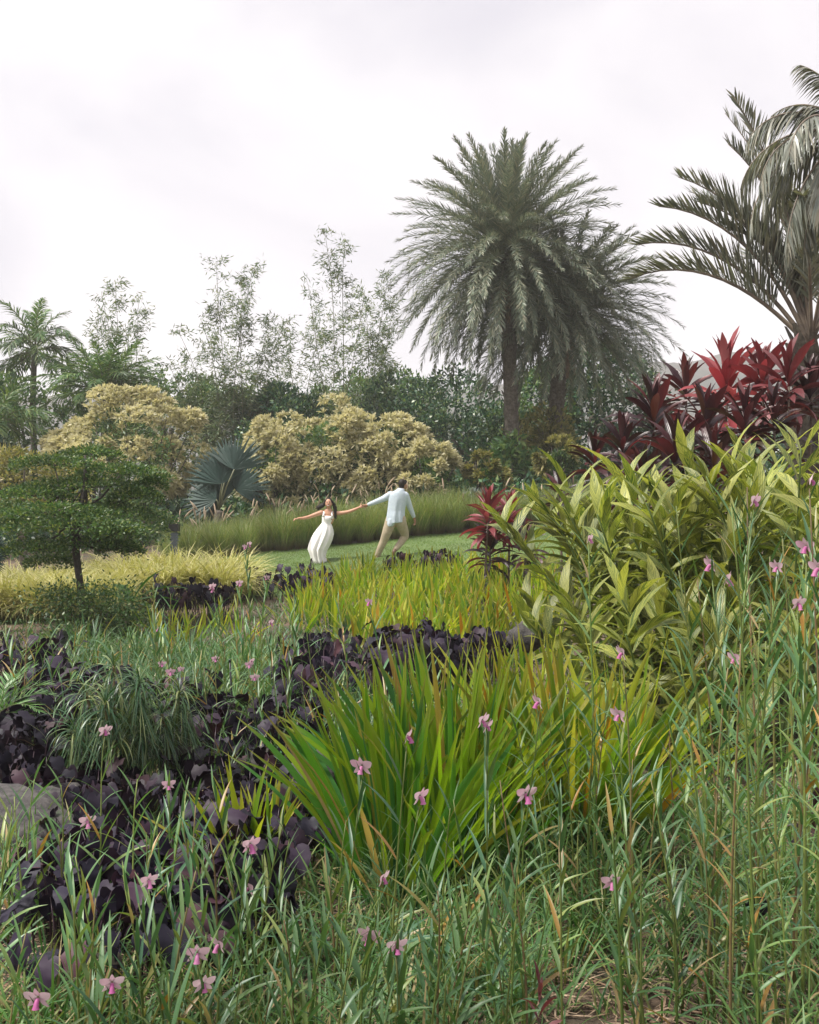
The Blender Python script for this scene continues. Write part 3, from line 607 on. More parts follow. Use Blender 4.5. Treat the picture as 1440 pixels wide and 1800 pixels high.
def fan_palm(px, Y, cpy, label, heads, r):
    g = G(px, Y); o = thing('fan_palm', label, 'palm tree', g); c0 = P(px, cpy, Y) - g
    me = []
    for v in range(2):
        n = 26; a = np.linspace(-1.25, 1.25, n) + rs.normal(size=n) * .03
        d = np.stack([np.cos(a), np.sin(a), 0 * a], -1); s = np.linspace(0, 1, 5)
        C = d[:, None] * (r * s)[None, :, None] * rs.uniform(.88, 1.05, (n, 1, 1)); C[..., 2] -= .12 * r * s ** 3
        C[..., 2] += .02 * np.cos(np.arange(n) * np.pi)[:, None] * s * r
        sv = np.stack([-np.sin(a), np.cos(a), .35 * np.cos(np.arange(n) * np.pi)], -1)
        S = sv[:, None] * (r * .052 * np.array([.15, .8, .9, .45, .04]))[None, :, None]
        me.append(mesh_of('fan_leaf', ribbons(C, S), M['fan']))
    for i, (tx, ty, az_in, roll) in enumerate(heads):
        q = P(tx, ty, Y + rs.uniform(-.5, .3)) - g
        # leaf plane faces the camera-ish: local x -> outwards (up the picture direction az_in), normal -> roughly -y
        x = np.array([math.cos(az_in), .12, math.sin(az_in)]); x /= np.linalg.norm(x); nrm = np.array([math.sin(roll) * .6, -1, .35]); nrm -= x * x.dot(nrm); nrm /= np.linalg.norm(nrm)
        y = np.cross(nrm, x); m = np.eye(4); m[:3, 0] = x; m[:3, 1] = y; m[:3, 2] = nrm; m[:3, 3] = q
        lf = part('fan_leaf', me[i % 2], o, m)
        part('petiole', mesh_of('petiole', tube([c0, (c0 + q) / 2 + np.array([0, 0, .08]), q], [.03, .022, .018], 5), M['rachis']), o)
    part('trunk', mesh_of('trunk', trunk_T(max(c0[2], .2) + .1, .16, .14), M['bark']), o)
fan_palm(385, 27.5, 895, 'grey blue fan palm with stiff spiky leaves between the cream bushes', [(400, 828, 2.55, .3), (412, 825, 1.4, -.3), (380, 878, 2.95, .4), (415, 862, .7, -.5), (392, 880, 2.2, .1), (385, 893, 3.4, 0), (390, 850, 1.9, .4)], .98)
fan_palm(-40, 13, 1010, 'small fan palm whose leaf tips poke in at the left edge', [(-12, 968, .3, 0), (-20, 985, -.2, .3), (-25, 955, 1.2, 0)], .24)

# ------------------------------------------------------------------ bamboo
def bamboo(px, Y, culms, label, dens=1.0, r=.02):
    g = G(px, Y); o = thing('bamboo_clump', label, 'bamboo', g)
    for (bx, tx, ty) in culms:
        top = P(tx, ty, Y + rs.uniform(-1, 1)) - g; base = np.array([(bx - px) / FP * Y, rs.uniform(-.5, .5), -.1])
        s = np.linspace(0, 1, 18); lean = (s ** 2.2)[:, None]
        pts = base + (top - base) * np.stack([.35 * s + .65 * s ** 2.5, s, s], -1)
        pts[:, 0] += .1 * np.sin(s * 6 + bx)
        tb = tube(pts, r * (1 - .85 * s) + .004, 6)
        part('culm', mesh_of('culm', tb, M['culm']), o)
        H = top[2]; nn = int(H * 5.5 * dens); sn = np.sort(rs.uniform(.3, 1.0, nn)); P0 = []; D0 = []; tw = []
        for q in sn:
            b0 = np.array([np.interp(q, s, pts[:, k]) for k in range(3)])
            a = rs.uniform(0, 6.28); ln = rs.uniform(.35, 1.0) * (1.2 - .75 * q); up = rs.uniform(.1, .8)
            d = np.array([np.cos(a), np.sin(a) * .6, up]); e = b0 + d * ln; e2 = e + np.array([d[0] * .25, d[1] * .25, -.12])
            tw.append(tube([b0, e, e2], [.006, .004, .002], 3, cap=False))
            k = rs.randint(10, 24); f = rs.uniform(.3, 1.15, k)
            P0.append(b0 + (e - b0) * f[:, None] + rs.normal(size=(k, 3)) * .1); D0.append(np.tile(d * .6, (k, 1)) + rs.normal(size=(k, 3)) * .55 + np.array([0, 0, -.45]))
        P0 = np.concatenate(P0); D0 = np.concatenate(D0)
        part('foliage', mesh_of('foliage', join(setmi(diamonds(P0, D0, rs.uniform(.17, .29, len(P0)), .042), 0), setmi(join(*tw), 1)), [M['bamboo_leaf'], M['culm']]), o, kind='stuff')
bamboo(205, 41, [(205, 205, 492), (225, 182, 512), (240, 240, 520), (190, 165, 560), (215, 225, 560)], 'airy bamboo rising behind the far left palms', 1.0)
bamboo(400, 40, [(395, 385, 462), (405, 350, 560), (420, 430, 530), (380, 310, 580), (430, 470, 560), (410, 440, 470), (440, 500, 570), (370, 300, 640)], 'dense bamboo clump behind the fan palm with tips leaning both ways', 1.35)
bamboo(590, 40, [(594, 570, 402), (596, 610, 425), (585, 540, 500), (600, 640, 510)], 'tallest thin bamboo standing above the taller cream bush', .9)
bamboo(660, 42, [(655, 680, 478), (662, 690, 520), (650, 640, 540), (668, 668, 590)], 'bamboo leaning toward the big date palm', 1.3)
bamboo(520, 43, [(520, 500, 560), (530, 560, 560), (512, 470, 590)], 'shorter bamboo between the two tall clumps', 1.1)

# ------------------------------------------------------------------ ornamental grasses
def tuft_T(n, r, Lmin, Lmax, w, e0=(55, 88), bend=(30, 80), K=5, rng=rs, base=.1):
    e = rng.uniform(*e0, n); b = rng.uniform(*bend, n); L = rng.uniform(Lmin, Lmax, n); az = rng.uniform(0, 2 * np.pi, n)
    s = np.linspace(0, 1, K); ang = np.radians(e[:, None] - b[:, None] * s ** 1.4); am = (ang[:, 1:] + ang[:, :-1]) / 2; dl = (L / (K - 1))[:, None]
    x = np.concatenate([np.zeros((n, 1)), np.cumsum(np.cos(am) * dl, 1)], 1); z = np.concatenate([np.zeros((n, 1)), np.cumsum(np.sin(am) * dl, 1)], 1)
    rr = r * np.sqrt(rng.rand(n)); ba = az + rng.normal(size=n) * .8
    C = np.stack([x * np.cos(az)[:, None] + (rr * np.cos(ba))[:, None], x * np.sin(az)[:, None] + (rr * np.sin(ba))[:, None], z], -1)
    sv = np.stack([-np.sin(az), np.cos(az), rng.normal(size=n) * .3], -1); prof = np.interp(s, [0, .3, .7, 1], [.7, 1, .8, .08])
    S = unit(sv)[:, None] * (w / 2 * prof)[None, :, None] * rng.uniform(.7, 1.2, (n, 1, 1))
    return ribbons(C, S), C[:, -1], unit(C[:, -1] - C[:, -2])
ft = [mesh_of('foliage', tuft_T(430, .22, .8, 1.25, .011, (62, 90), (15, 75))[0], M['fountain']) for _ in range(4)]
plm = mesh_of('seed_head', tube([(0, 0, 0), (.02, 0, .06), (.06, 0, .16), (.1, 0, .25), (.13, 0, .3)], [.006, .02, .024, .016, .004], 6), M['plume'])
pls = mesh_of('seed_stalk', tube([(0, 0, 0), (0, 0, .5), (.05, 0, 1.0)], [.004, .003, .002], 3), M['plume'])
k = 0
for row, dy in ((0, .4), (1, 1.2), (2, 2.1)):
    for x in np.arange(-6.2, 5.0, .46):
        xx = x + rs.uniform(-.12, .12) + row * .2; y = lawn_edge(xx) + dy + rs.uniform(-.15, .15)
        z = float(gz(xx, y)); px = 720 + xx / y * FP
        if px > 1040 or px < 290: continue
        hs = np.interp(px, [300, 420, 600, 760, 860, 960], [.78, .85, 1.0, .95, .85, .8]) * rs.uniform(.8, 1.14)
        o = thing('fountain_grass', 'tuft of tall green fountain grass in the border behind the lawn', 'ornamental grass', (xx, y, z), 'tufts of the fountain grass border behind the lawn', rz=rs.uniform(0, 6.28))
        part('foliage', ft[k % 4], o, np.diag([hs, hs, hs, 1.])); k += 1
        if row >= 1:
            for j in range(rs.randint(1, 6) if px < 720 else rs.randint(0, 2)):
                a = rs.uniform(0, 6.28); rr = rs.uniform(0, .3); hh = rs.uniform(.8, 1.25) * hs
                m = mats4([(rr * np.cos(a), rr * np.sin(a), hh)], a, rs.uniform(.6, 1.0), rs.uniform(-.2, .5), a)[0]; part('seed_head', plm, o, m)
                m2 = mats4([(rr * np.cos(a) - .05 * np.cos(a) * hh, rr * np.sin(a) - .05 * np.sin(a) * hh, 0)], a, hh)[0]; part('seed_stalk', pls, o, m2)
gt = [mesh_of('gold_grass', tuft_T(480, .22, .4, .72, .015, (45, 88), (50, 120))[0], M['gold']) for _ in range(4)]
GG = [(x, y) for y in (14.6, 15.4, 16.3, 17.2, 18.2) for x in np.arange(0, 1, 1 / 11.)]
k = 0
for x, y in GG:
    px = -40 + x * (470 if y > 16 else 330) + rs.uniform(-18, 18); yy = y + rs.uniform(-.3, .3); g = G(px, yy)
    if px > 405 or (yy < 15.3 and px > 190): continue
    k += 1
    nearb = yy > 17
    thing('gold_grass', 'arching clump of yellow grass below the black bollard' if px > 240 else 'arching clump of yellow grass behind the tiered tree', 'ornamental grass', g,
          'yellow grass clumps below the bollard' if px > 240 else 'yellow grass clumps behind the tiered tree', mesh=gt[k % 4], rz=rs.uniform(0, 6.28), scale=rs.uniform(.95, 1.2) * (1.35 if px > 220 else 1.2))
# slender green sprigs filling between: stuff
# ------------------------------------------------------------------ sword leaf clumps
SWE = [(88, 12), (80, 16), (72, 22), (64, 26), (55, 30), (45, 34)]
SWM = {}
for mt in ('sword', 'sword_near', 'sword_blue'):
    SWM[mt] = [[mesh_of('leaf', blade(e0 + dv, bn + dv * 2, 1.0, (.036 if mt != 'sword_blue' else .03), fold=.35, roll=rs.uniform(-70, 70), side=rs.uniform(-.06, .06)), M[mt]) for dv in (-3, 2)] for e0, bn in SWE]
def sword_clump(pos, n, L, r, mt, label, group, wf=1.0, spread=1.0, lean=None):
    o = thing('sword_leaf_plant', label, 'plant', pos, group)
    for i in range(n):
        q = (i + .5) / n; f = min(5, int(6 * (q ** 1.1) * spread)); az = rs.uniform(0, 6.283) if lean is None else lean + rs.normal() * .9
        l = L * rs.uniform(.72, 1.08) * (1 - .12 * q); m = mats4([(np.cos(az) * r * math.sqrt(q), np.sin(az) * r * math.sqrt(q), -.02)], az, l, rs.uniform(-.06, .06), rs.uniform(0, 6.28))[0]
        if wf != 1: m = m @ np.diag([1, wf, 1, 1.])
        part('leaf', SWM[mt][f][i % 2], o, m)
    return o
NEARSW = [  # px, Y, n, L, r, label
 (700, 4.35, 44, 1.0, .2, 'large clump of broad green sword leaves behind the brightest pink orchid'),
 (800, 4.6, 44, 1.05, .2, 'large sword leaf clump in the middle, right of the brightest pink orchid'),
 (665, 4.9, 34, .88, .18, 'sword leaf clump with reddish old leaves leaning over the middle rock'),
 (760, 5.2, 36, 1.0, .2, 'sword leaf clump at the back of the central mass'),
 (880, 5.1, 38, .98, .2, 'sword leaf clump between the central mass and the right one'),
 (1010, 5.0, 46, 1.05, .22, 'tall yellow green sword leaf clump below the striped ginger'),
 (1090, 5.3, 34, 1.0, .2, 'sword leaf clump on the right, just under the lowest ginger leaves'),
 (930, 5.8, 34, .95, .22, 'sword leaf clump behind, under the left ginger leaves'),
 (430, 4.5, 26, .52, .1, 'small yellow tipped sword leaf clump standing alone in the dark taro'),
 (470, 4.55, 18, .48, .08, 'smaller sword leaf tuft touching the lone yellow tipped clump'),
]
for px, Y, n, L, r, lb in NEARSW: sword_clump(G(px, Y), int(n * 1.9) if L > .6 else n, L, r, 'sword_near' if px > 500 and px < 850 else 'sword', lb, None, wf=.95 if L > .6 else 1.7, spread=.82)
BED = 'yellow green sword leaf plants in the bed before the lawn'
k = 0
for Y in np.arange(10.6, 18.1, .62):
    for px in np.arange(540, 1000, 40 * 13 / Y):
        p = px + rs.uniform(-16, 16); yy = Y + rs.uniform(-.2, .2)
        if Y < 12 and p < 600: continue
        if Y > 16.6 and (p < 600 or p > 880): continue
        sword_clump(G(p, yy), 13, .56 * rs.uniform(.85, 1.15), .16, 'sword', 'yellow green sword leaf plant in the bed before the lawn', BED, wf=2.3, spread=.8); k += 1
for px, Y in [(300, 12.5), (335, 12), (360, 12.8), (275, 12.2), (390, 13), (420, 12.2), (320, 11.3)]:
    sword_clump(G(px, Y), 11, .5, .12, 'sword', 'sword leaf plant among the dark taro below the yellow grass', 'sword leaf plants below the yellow grass', wf=2.2)
for px, Y in [(385, 9.2), (350, 9.8), (420, 9.6), (500, 9.8), (530, 9.2), (470, 10.4), (560, 10.2), (120, 11.2), (155, 11.5)]:
    sword_clump(G(px, Y), 16, .5, .12, 'sword_blue', 'blue green narrow fan of leaves in the mid field', 'blue green leaf fans in the mid field', spread=1.0, wf=1.7)

# ------------------------------------------------------------------ dark taro
def taro_leaf(L, W, tilt, cup):
    K = 7; s = np.linspace(0, 1, K); w = np.array([.72, .96, 1, .9, .68, .38, .03]) * W / 2
    u = np.array([-1, -.5, 0, .5, 1]); X = s[:, None] * L * .82 - .0 + 0 * u[None]; X[0] += np.array([-.13, -.15, .0, -.15, -.13]) * L; X[1] += np.array([-.04, -.03, 0, -.03, -.04]) * L
    Yv = w[:, None] * u[None]; Z = cup * (np.abs(Yv)) ** 1.0 - .35 * L * (s[:, None]) ** 2 + .012 * np.sin(s * 14)[:, None] * u[None]
    V = np.stack([X, Yv, Z], -1); c, n = math.cos(R(tilt)), math.sin(R(tilt))
    Vr = V.copy(); Vr[..., 0] = V[..., 0] * c + V[..., 2] * n; Vr[..., 2] = -V[..., 0] * n + V[..., 2] * c
    uv = np.zeros((1, K, 5, 2)); uv[..., 0] = np.linspace(0, 1, 5); uv[0, ..., 1] = s[:, None]
    return grid(Vr[None], uv)
TL = [mesh_of('leaf', taro_leaf(.185, .14, t, c), M['taro']) for t in (15, 38, 60, 78) for c in (.25, -.1)]
ts = [mesh_of('leaf_stalk', tube([(0, 0, 0), (.03 * a, 0, .2), (.1 * a, 0, .4), (.16 * a, 0, .5)], [.008, .007, .005, .004], 5), M['taro_stem']) for a in (.4, 1.2)]
def taro(pos, H, n, label, group):
    o = thing('dark_taro', label, 'plant', pos, group, rz=rs.uniform(0, 6.28))
    for i in range(n):
        az = i * 2.4 + rs.uniform(-.4, .4); a = rs.randint(0, 2); h = H * rs.uniform(.55, 1.1); sx = (.4, 1.2)[a] * .16
        f = h / .5; r = rs.uniform(.02, .17)
        tip = np.array([np.cos(az) * (r + sx * f), np.sin(az) * (r + sx * f), h])
        part('leaf_stalk', ts[a], o, mats4([(np.cos(az) * r, np.sin(az) * r, 0)], az, f)[0])
        part('leaf', TL[rs.randint(0, 8)], o, mats4([tip], az + rs.uniform(-.5, .5), rs.uniform(.55, 1.05) * (.75 if pos[1] < 5.8 else 1.0), rs.uniform(-.25, .25), rs.uniform(0, 6.28))[0])
PATCH = [
 ('in front of the weeping plants', [(rs.uniform(60, 530), rs.uniform(3.9, 5.6)) for _ in range(62)] + [(rs.uniform(0, 430), rs.uniform(3.35, 4.0)) for _ in range(20)], .26),
 ('left of the weeping plants', [(rs.uniform(-30, 120), rs.uniform(5.2, 8.2)) for _ in range(30)], .27),
 ('behind the weeping plants', [(rs.uniform(110, 350), rs.uniform(6.4, 8.6)) for _ in range(18)], .3),
 ('between the weeping plants and the middle rock', [(rs.uniform(330, 540), rs.uniform(5.6, 7.4)) for _ in range(26)], .3),
 ('in the long dark band across the middle', [(rs.uniform(500, 720), rs.uniform(7.9, 9.6)) for _ in range(22)] + [(rs.uniform(690, 860), rs.uniform(9.0, 10.4)) for _ in range(20)], .42),
 ('below the yellow grass', [(rs.uniform(270, 420), rs.uniform(13.6, 15.2)) for _ in range(13)], .5),
 ('at the front edge of the lawn', [(rs.uniform(420, 600), rs.uniform(15.5, 16.6)) for _ in range(9)] + [(rs.uniform(690, 800), rs.uniform(17.5, 18.3)) for _ in range(9)], .46),
 ('at the far left under the tiered tree', [(rs.uniform(-20, 90), rs.uniform(8.6, 10.2)) for _ in range(10)], .4),
]
for nm, pts, H in PATCH:
    pts = [(a, b) for a, b in pts if not (a < 150 and 4.1 < b < 5.05) and not (500 < a < 600 and b < 5.4)]
    for px, Y in pts: taro(G(px, Y), H * rs.uniform(.85, 1.15), 11 if Y < 12 else 8, 'black purple taro plant ' + nm, 'dark taro ' + nm)
taro(G(1300, 3.6), .34, 3, 'lone dark taro with one big leaf low in the right meadow', None)

# ------------------------------------------------------------------ variegated shell ginger
GL = [mesh_of('leaf', blade(e, b, .43, .078, prof=[.2, .62, .92, 1, .9, .62, .28, .04], fold=.22, roll=ro, wave=.12), M['ginger']) for e, b, ro in [(66, 40, 10), (50, 48, -22), (34, 52, 25), (18, 50, -15), (2, 45, 20), (-20, 40, -25)]]
def ginger_clump(px, Y, H, n, label, r=.45, leanb=None):
    g = G(px, Y); o = thing('shell_ginger', label, 'plant', g)
    for i in range(n):
        a = i * 2.4 + rs.uniform(-.3, .3); rr = r * math.sqrt((i + .5) / n); tilt = .1 + .68 * (i + .5) / n; h = H * rs.uniform(.85, 1.1) * (1 - .12 * (i / n))
        s = np.linspace(0, 1, 9); x = h * np.sin(tilt) * s ** 1.6; z = h * (s - .18 * (tilt * s) ** 2)
        so = part('stem', mesh_of('stem', tube(np.stack([x, 0 * x, z], -1), .014 * (1 - .6 * s), 6), M['ginger_stem']), o, mats4([(rr * np.cos(a), rr * np.sin(a), -.02)], a, 1)[0])
        nl = int(9 + h * 7); pl = rs.uniform(0, 6.28)
        for k in range(nl):
            q = .3 + .7 * ((k + .5) / nl) ** .85; sgn = 1 if k % 2 else -1
            laz = pl + (0 if sgn > 0 else math.pi) + rs.uniform(-.4, .4)
            e = int(np.clip(5.2 - 5 * q + rs.uniform(-1, 1.0), 0, 5))
            p = np.array([np.interp(q, s, x), 0, np.interp(q, s, z)])
            part('leaf', GL[e], so, mats4([p], laz, rs.uniform(.8, 1.15) * (.8 + .25 * q), rs.uniform(-.2, .35), 0)[0])
for a in [(1135, 8.6, 1.5, 11, 'striped yellow ginger at the left end of the big ginger mass', .4), (1150, 8.2, 1.62, 12, 'striped ginger clump left of centre in the ginger mass', .45), (1120, 7.8, .9, 11, 'low striped ginger with leaves reaching down over the sword leaves', .4),
          (1195, 8.6, 1.6, 12, 'striped ginger clump in the middle of the mass, under the dark ti plants', .45), (1250, 8.1, 1.6, 12, 'tall striped ginger clump below the highest red ti plant', .45),
          (1300, 8.2, 1.72, 12, 'tall striped ginger clump on the right slope', .45), (1390, 7.8, 1.82, 12, 'highest striped ginger clump near the right edge', .45), (1470, 7.4, 1.8, 10, 'striped ginger clump cut by the right edge', .45),
          (1160, 7.1, .9, 10, 'low shaded ginger in front of the mass, with hanging pale leaves', .4), (1240, 6.9, 1.05, 10, 'low shaded ginger in front, behind the tall orchid stems', .4), (1340, 6.6, .8, 7, 'low ginger glimpsed between tall orchid stems at the right', .4), (1180, 6.3, .4, 6, 'short yellow ginger sprout beneath the dark hollow', .3)]:
    ginger_clump(*a)

# ------------------------------------------------------------------ red ti plants (cordyline)
TLp = [.22, .5, .85, 1, .97, .68, .1]
TIM = {}
for mt in ('ti_red', 'ti_bright', 'ti_dark'):
    TIM[mt] = [mesh_of('leaf', blade(e, b, .5, .105, prof=TLp, fold=.3, roll=ro, wave=.1), M[mt]) for e, b, ro in [(82, 20, 10), (64, 30, -24), (48, 42, 22), (32, 55, -20), (14, 60, 26), (-6, 60, -20)]]
def ti(px, py, Y, mt, label, L=.42, n=26, tiers=1, wide=1.0):
    n = int(n * 1.55)
    g = G(px + rs.uniform(-12, 12), Y); c = P(px, py + 8 * 11 / Y, Y) - g; o = thing('ti_plant', label, 'plant', g)
    s = np.linspace(0, 1, 6); part('cane', mesh_of('cane', tube(np.stack([c[0] * s, c[1] * s + .03 * np.sin(s * 5), c[2] * s], -1), .018 - .005 * s, 6), M['cane']), o)
    for i in range(n):
        q = (i + .5) / n; az = i * 2.4 + rs.uniform(-.2, .2); e = int(np.clip(q * 6 + rs.uniform(-.6, .6), 0, 5))
        m = mats4([c + np.array([0, 0, .16 - .34 * q * tiers])], az, L * .95 / .5 * rs.uniform(.75, 1.1) * (1 if q > .15 else .85), 0, 0)[0] @ np.diag([1, wide * .84, 1, 1.])
        part('leaf', TIM[mt][e], o, m)
TI = [
 (1277, 672, 11.0, 'ti_bright', 'tallest bright red ti plant standing above the dark ones', .62, 28, 1.6),
 (1205, 690, 11.3, 'ti_dark', 'dark maroon ti plant just left of the tallest red one', .45, 24, 1),
 (1150, 738, 10.8, 'ti_dark', 'maroon ti plant outlined against the hazy mountain', .55, 26, 1.2),
 (1340, 672, 10.8, 'ti_red', 'narrow leaved red ti plant right of the tallest one', .5, 26, 1.2),
 (1385, 672, 10.5, 'ti_red', 'red ti plant beside the scaly palm trunk', .5, 26, 1.2),
 (1425, 690, 10.6, 'ti_dark', 'dark red ti plant at the right edge before the palm trunk', .45, 24, 1),
 (1240, 752, 10.2, 'ti_dark', 'dark ti plant with glossy leaves below the tallest red one', .5, 28, 1.3),
 (1190, 800, 9.9, 'ti_dark', 'black red ti plant low in the dark group', .5, 28, 1.4),
 (1255, 815, 9.6, 'ti_dark', 'dark ti plant deep between ginger tops', .48, 26, 1.4),
 (1310, 745, 10.0, 'ti_dark', 'brownish ti plant right of the dark group', .45, 26, 1.2),
 (1095, 790, 10.6, 'ti_dark', 'red brown ti plant left of the dark group', .42, 24, 1.1),
 (1045, 812, 11.2, 'ti_dark', 'small dark red ti plant peeping over the left ginger tips', .36, 22, 1),
 (985, 868, 13.2, 'ti_dark', 'small dark red ti plant half hidden by the outermost ginger leaf', .34, 22, 1.1),
 (858, 905, 14.6, 'ti_bright', 'bright red ti plant at the right end of the lawn', .46, 32, 1.3),
 (896, 910, 15.0, 'ti_bright', 'second bright red ti plant leaning on its brighter neighbour', .42, 30, 1.2),
 (862, 960, 14.8, 'ti_dark', 'dark brown red ti plant under the bright red pair', .42, 28, 1.3),
 (925, 955, 14.6, 'ti_dark', 'dark ti plant between the bright red pair and the ginger', .4, 24, 1.2),
 (1360, 740, 10.0, 'ti_dark', 'dark ti plant low beside the palm trunk foot', .42, 24, 1.2),
 (1130, 850, 9.8, 'ti_dark', 'dark ti plant sunk behind the middle ginger', .42, 24, 1.2),
]
for px, py, Y, mt, lb, L, n, tr_ in TI: ti(px, py, Y, mt, lb, L, n, tr_)
tr3 = ti  # the low red sprout at the lower right edge
ti(1432, 1450, 4.6, 'ti_dark', 'small dark red plant low at the right edge of the meadow', .16, 14, 1)
ti(948, 1792, 2.75, 'ti_red', 'tiny red sprout at the bottom edge of the meadow', .09, 12, 1)

# ------------------------------------------------------------------ weeping tufted plants
WL = [mesh_of('leaf', blade(e, b, .28, .011, prof=[.5, .9, 1, .95, .8, .5, .06], fold=.2, roll=rs.uniform(-20, 20), p=.9), M['weep']) for e, b in [(76, 100), (56, 118), (38, 115), (22, 105), (5, 85), (-15, 62)]]
WD = mesh_of('hanging_leaves', tuft_T(60, .05, .18, .42, .007, (-85, -45), (0, 20))[0], M['weep'])
def weeping(px, Y, heads, label):
    g = G(px, Y); o = thing('weeping_plant', label, 'plant', g)
    for hx, hy, dy, s in heads:
        c = P(hx, hy - 8, Y + dy) - g
        part('stem', mesh_of('stem', tube([(c[0] * .3, c[1] * .3, 0), c * .6 + np.array([0, 0, .05]), c], [.012, .01, .007], 5), M['orchid_stem']), o)
        for i in range(38):
            az = i * 2.4; e = int(np.clip(i / 38 * 6 + rs.uniform(-.5, .5), 0, 5))
            part('leaf', WL[e], o, mats4([c - np.array([0, 0, .03 * i / 30])], az + rs.uniform(-.3, .3), s * rs.uniform(.7, 1.1), 0, 0)[0])
        if hy < 1300: part('hanging_leaves', WD, o, mats4([c * np.array([.95, .95, .86])], rs.uniform(0, 6.28), s * .95)[0], kind='stuff')
weeping(200, 5.7, [(200, 1178, 0, 1.05), (150, 1225, -.1, .9), (235, 1215, .15, .95), (185, 1245, -.25, .95), (245, 1205, -.2, .8), (130, 1290, -.1, .85), (205, 1300, -.2, .9), (160, 1330, 0, .8), (250, 1290, -.1, .8), (190, 1225, .2, 1)], 'larger weeping plant of fine dark green leaves, left of its twin')
weeping(305, 5.9, [(315, 1222, 0, .85), (285, 1262, -.2, .8), (330, 1262, .1, .75), (255, 1243, -.1, .75), (300, 1300, -.1, .8), (320, 1310, .1, .75), (270, 1330, 0, .8)], 'smaller weeping plant of fine dark leaves, right of its twin')

# broad leaf plant, cycad, silver bush
def broad():
    g = G(232, 13.6); o = thing('broad_leaf_plant', 'green banana like plant beside the tiered tree trunk', 'plant', g); c = np.array([0, 0, .35])
    pr = [.15, .6, .9, 1, .95, .7, .35, .05]
    for az, e, b, L in [(.1, 35, 60, .85), (.5, 15, 50, .75), (3.0, 25, 65, .75), (3.5, 5, 40, .6), (.0, 60, 40, .7), (-.4, -5, 40, .55), (2.4, 45, 60, .6), (-1.4, 30, 70, .6)]:
        part('leaf', mesh_of('leaf', blade(e, b, L, .15, prof=pr, fold=.2, wave=.06), M['heli']), o, mats4([c], az, 1)[0])
    part('stem', mesh_of('stem', tube([(0, 0, -.05), (0, 0, .2), (0, 0, .45)], [.03, .025, .015], 8), M['ginger_stem']), o)
    g = G(-5, 6.9); o = thing('small_cycad', 'small bright green cycad at the left edge among dark taro', 'plant', g); c = np.array([0, 0, .22])
    part('stem', mesh_of('stem', tube([(0, 0, -.05), (0, 0, .12), (0, 0, .24)], [.04, .04, .025], 8), M['bark']), o)
    for az, e, b, L in [(.1, 55, 60, .42), (.6, 40, 60, .4), (-.5, 35, 60, .42), (1.6, 60, 60, .4), (3.1, 50, 60, .4), (-1.5, 30, 70, .4), (0, 12, 60, .4), (2.3, 40, 60, .38), (-2.3, 40, 60, .38), (.3, 75, 50, .4)]:
        part('frond', mesh_of('frond', frond_T(e, b, L, 22, .16, .012, 50, 20, .1, .005, .1, .1), [M['cycad'], M['rachis']]), o, mats4([c], az, 1)[0])
    g = G(838, 27.4); o = thing('silver_shrub', 'small silvery shrub behind the grass border', 'shrub', g)
    q, d = dome_points(260, .36, .3, .36, lumps=8); q[:, 2] = np.maximum(q[:, 2] + .4, .03)
    part('foliage', mesh_of('foliage', diamonds(q, d + rs.normal(size=q.shape) * .6, .18, .06), M['silver']), o, kind='stuff')
    part('stem', mesh_of('stem', tube([(0, 0, -.05), (.02, 0, .7)], [.03, .02], 6), M['bark']), o)
broad()

# ------------------------------------------------------------------ rocks, stake, bollard
def rock(px, py, Y, rx, ry, rz, label, seed):
    rng = np.random.RandomState(seed); t = sphere((0, 0, 0), (1, 1, 1), 40, 26); v = t.v
    f = np.ones(len(v))
    for _ in range(14):
        d = unit(rng.normal(size=3)); k = rng.uniform(.55, .9); pr = v @ d; f = np.where(pr * f > k, f * (k / np.maximum(pr * f, 1e-3)) ** .8, f)
    for fr, am in ((3, .05), (7, .025), (15, .012)):
        w_ = rng.normal(size=(3, 3)) * fr; f = f + am * np.sin(v @ w_[0] + 1) * np.sin(v @ w_[1])
    t.v = v * f[:, None] * np.array([rx, ry, rz])
    c = P(px, py, Y); g = G(px, Y); z = max(float(g[2]) + rz * .25, float(c[2]))
    thing('rock', label, 'rock', (c[0], Y, z), mesh=mesh_of('rock', t, M['rock']))
rock(35, 1490, 4.9, .4, .3, .27, 'large lichen spotted grey boulder at the left edge', 1)
rock(110, 1475, 5.15, .26, .22, .2, 'lower grey boulder behind the large lichen spotted one', 5)
rock(548, 1372, 5.4, .22, .2, .21, 'rounded grey rock beside the reddish sword leaves', 2)
rock(925, 1118, 8.6, .2, .18, .16, 'mauve grey rock half hidden under the lowest ginger leaves', 3)
rock(600, 1420, 5.2, .14, .13, .09, 'small flat rock at the foot of the reddish sword leaves', 4)
g = G(409, 7.6)
thing('black_stake', 'thin black stake stuck upright in the mid field', 'stake', g, mesh=mesh_of('stake', join(tube([(0, 0, -.1), (-.006, 0, .2), (-.02, 0, float(P(405, 1163, 7.6)[2] - g[2]))], [.008, .008, .007], 8), tube([(-.02, 0, float(P(405, 1163, 7.6)[2] - g[2])), (-.02, 0, float(P(405, 1163, 7.6)[2] - g[2]) + .02)], [.011, .009], 8)), M['black']))
def bollard():
    Y = 20.5; g = G(307, Y); o = thing('path_light', 'black topped louvred bollard light above the yellow grass', 'bollard', g)
    zt = float(P(307, 921, Y)[2] - g[2]); zb = zt - .17
    part('cap', mesh_of('cap', box((0, 0, zt - .075), (.19, .19, .15)), M['black'], smooth=False), o)
    part('post', mesh_of('post', box((0, 0, zb / 2 - .05), (.11, .11, zb + .1)), M['grey'], smooth=False), o)
    for i in range(6): part('louvre', mesh_of('louvre', box((0, 0, zb - .04 - i * .06), (.145, .145, .022)), M['grey'], smooth=False), o)
bollard()

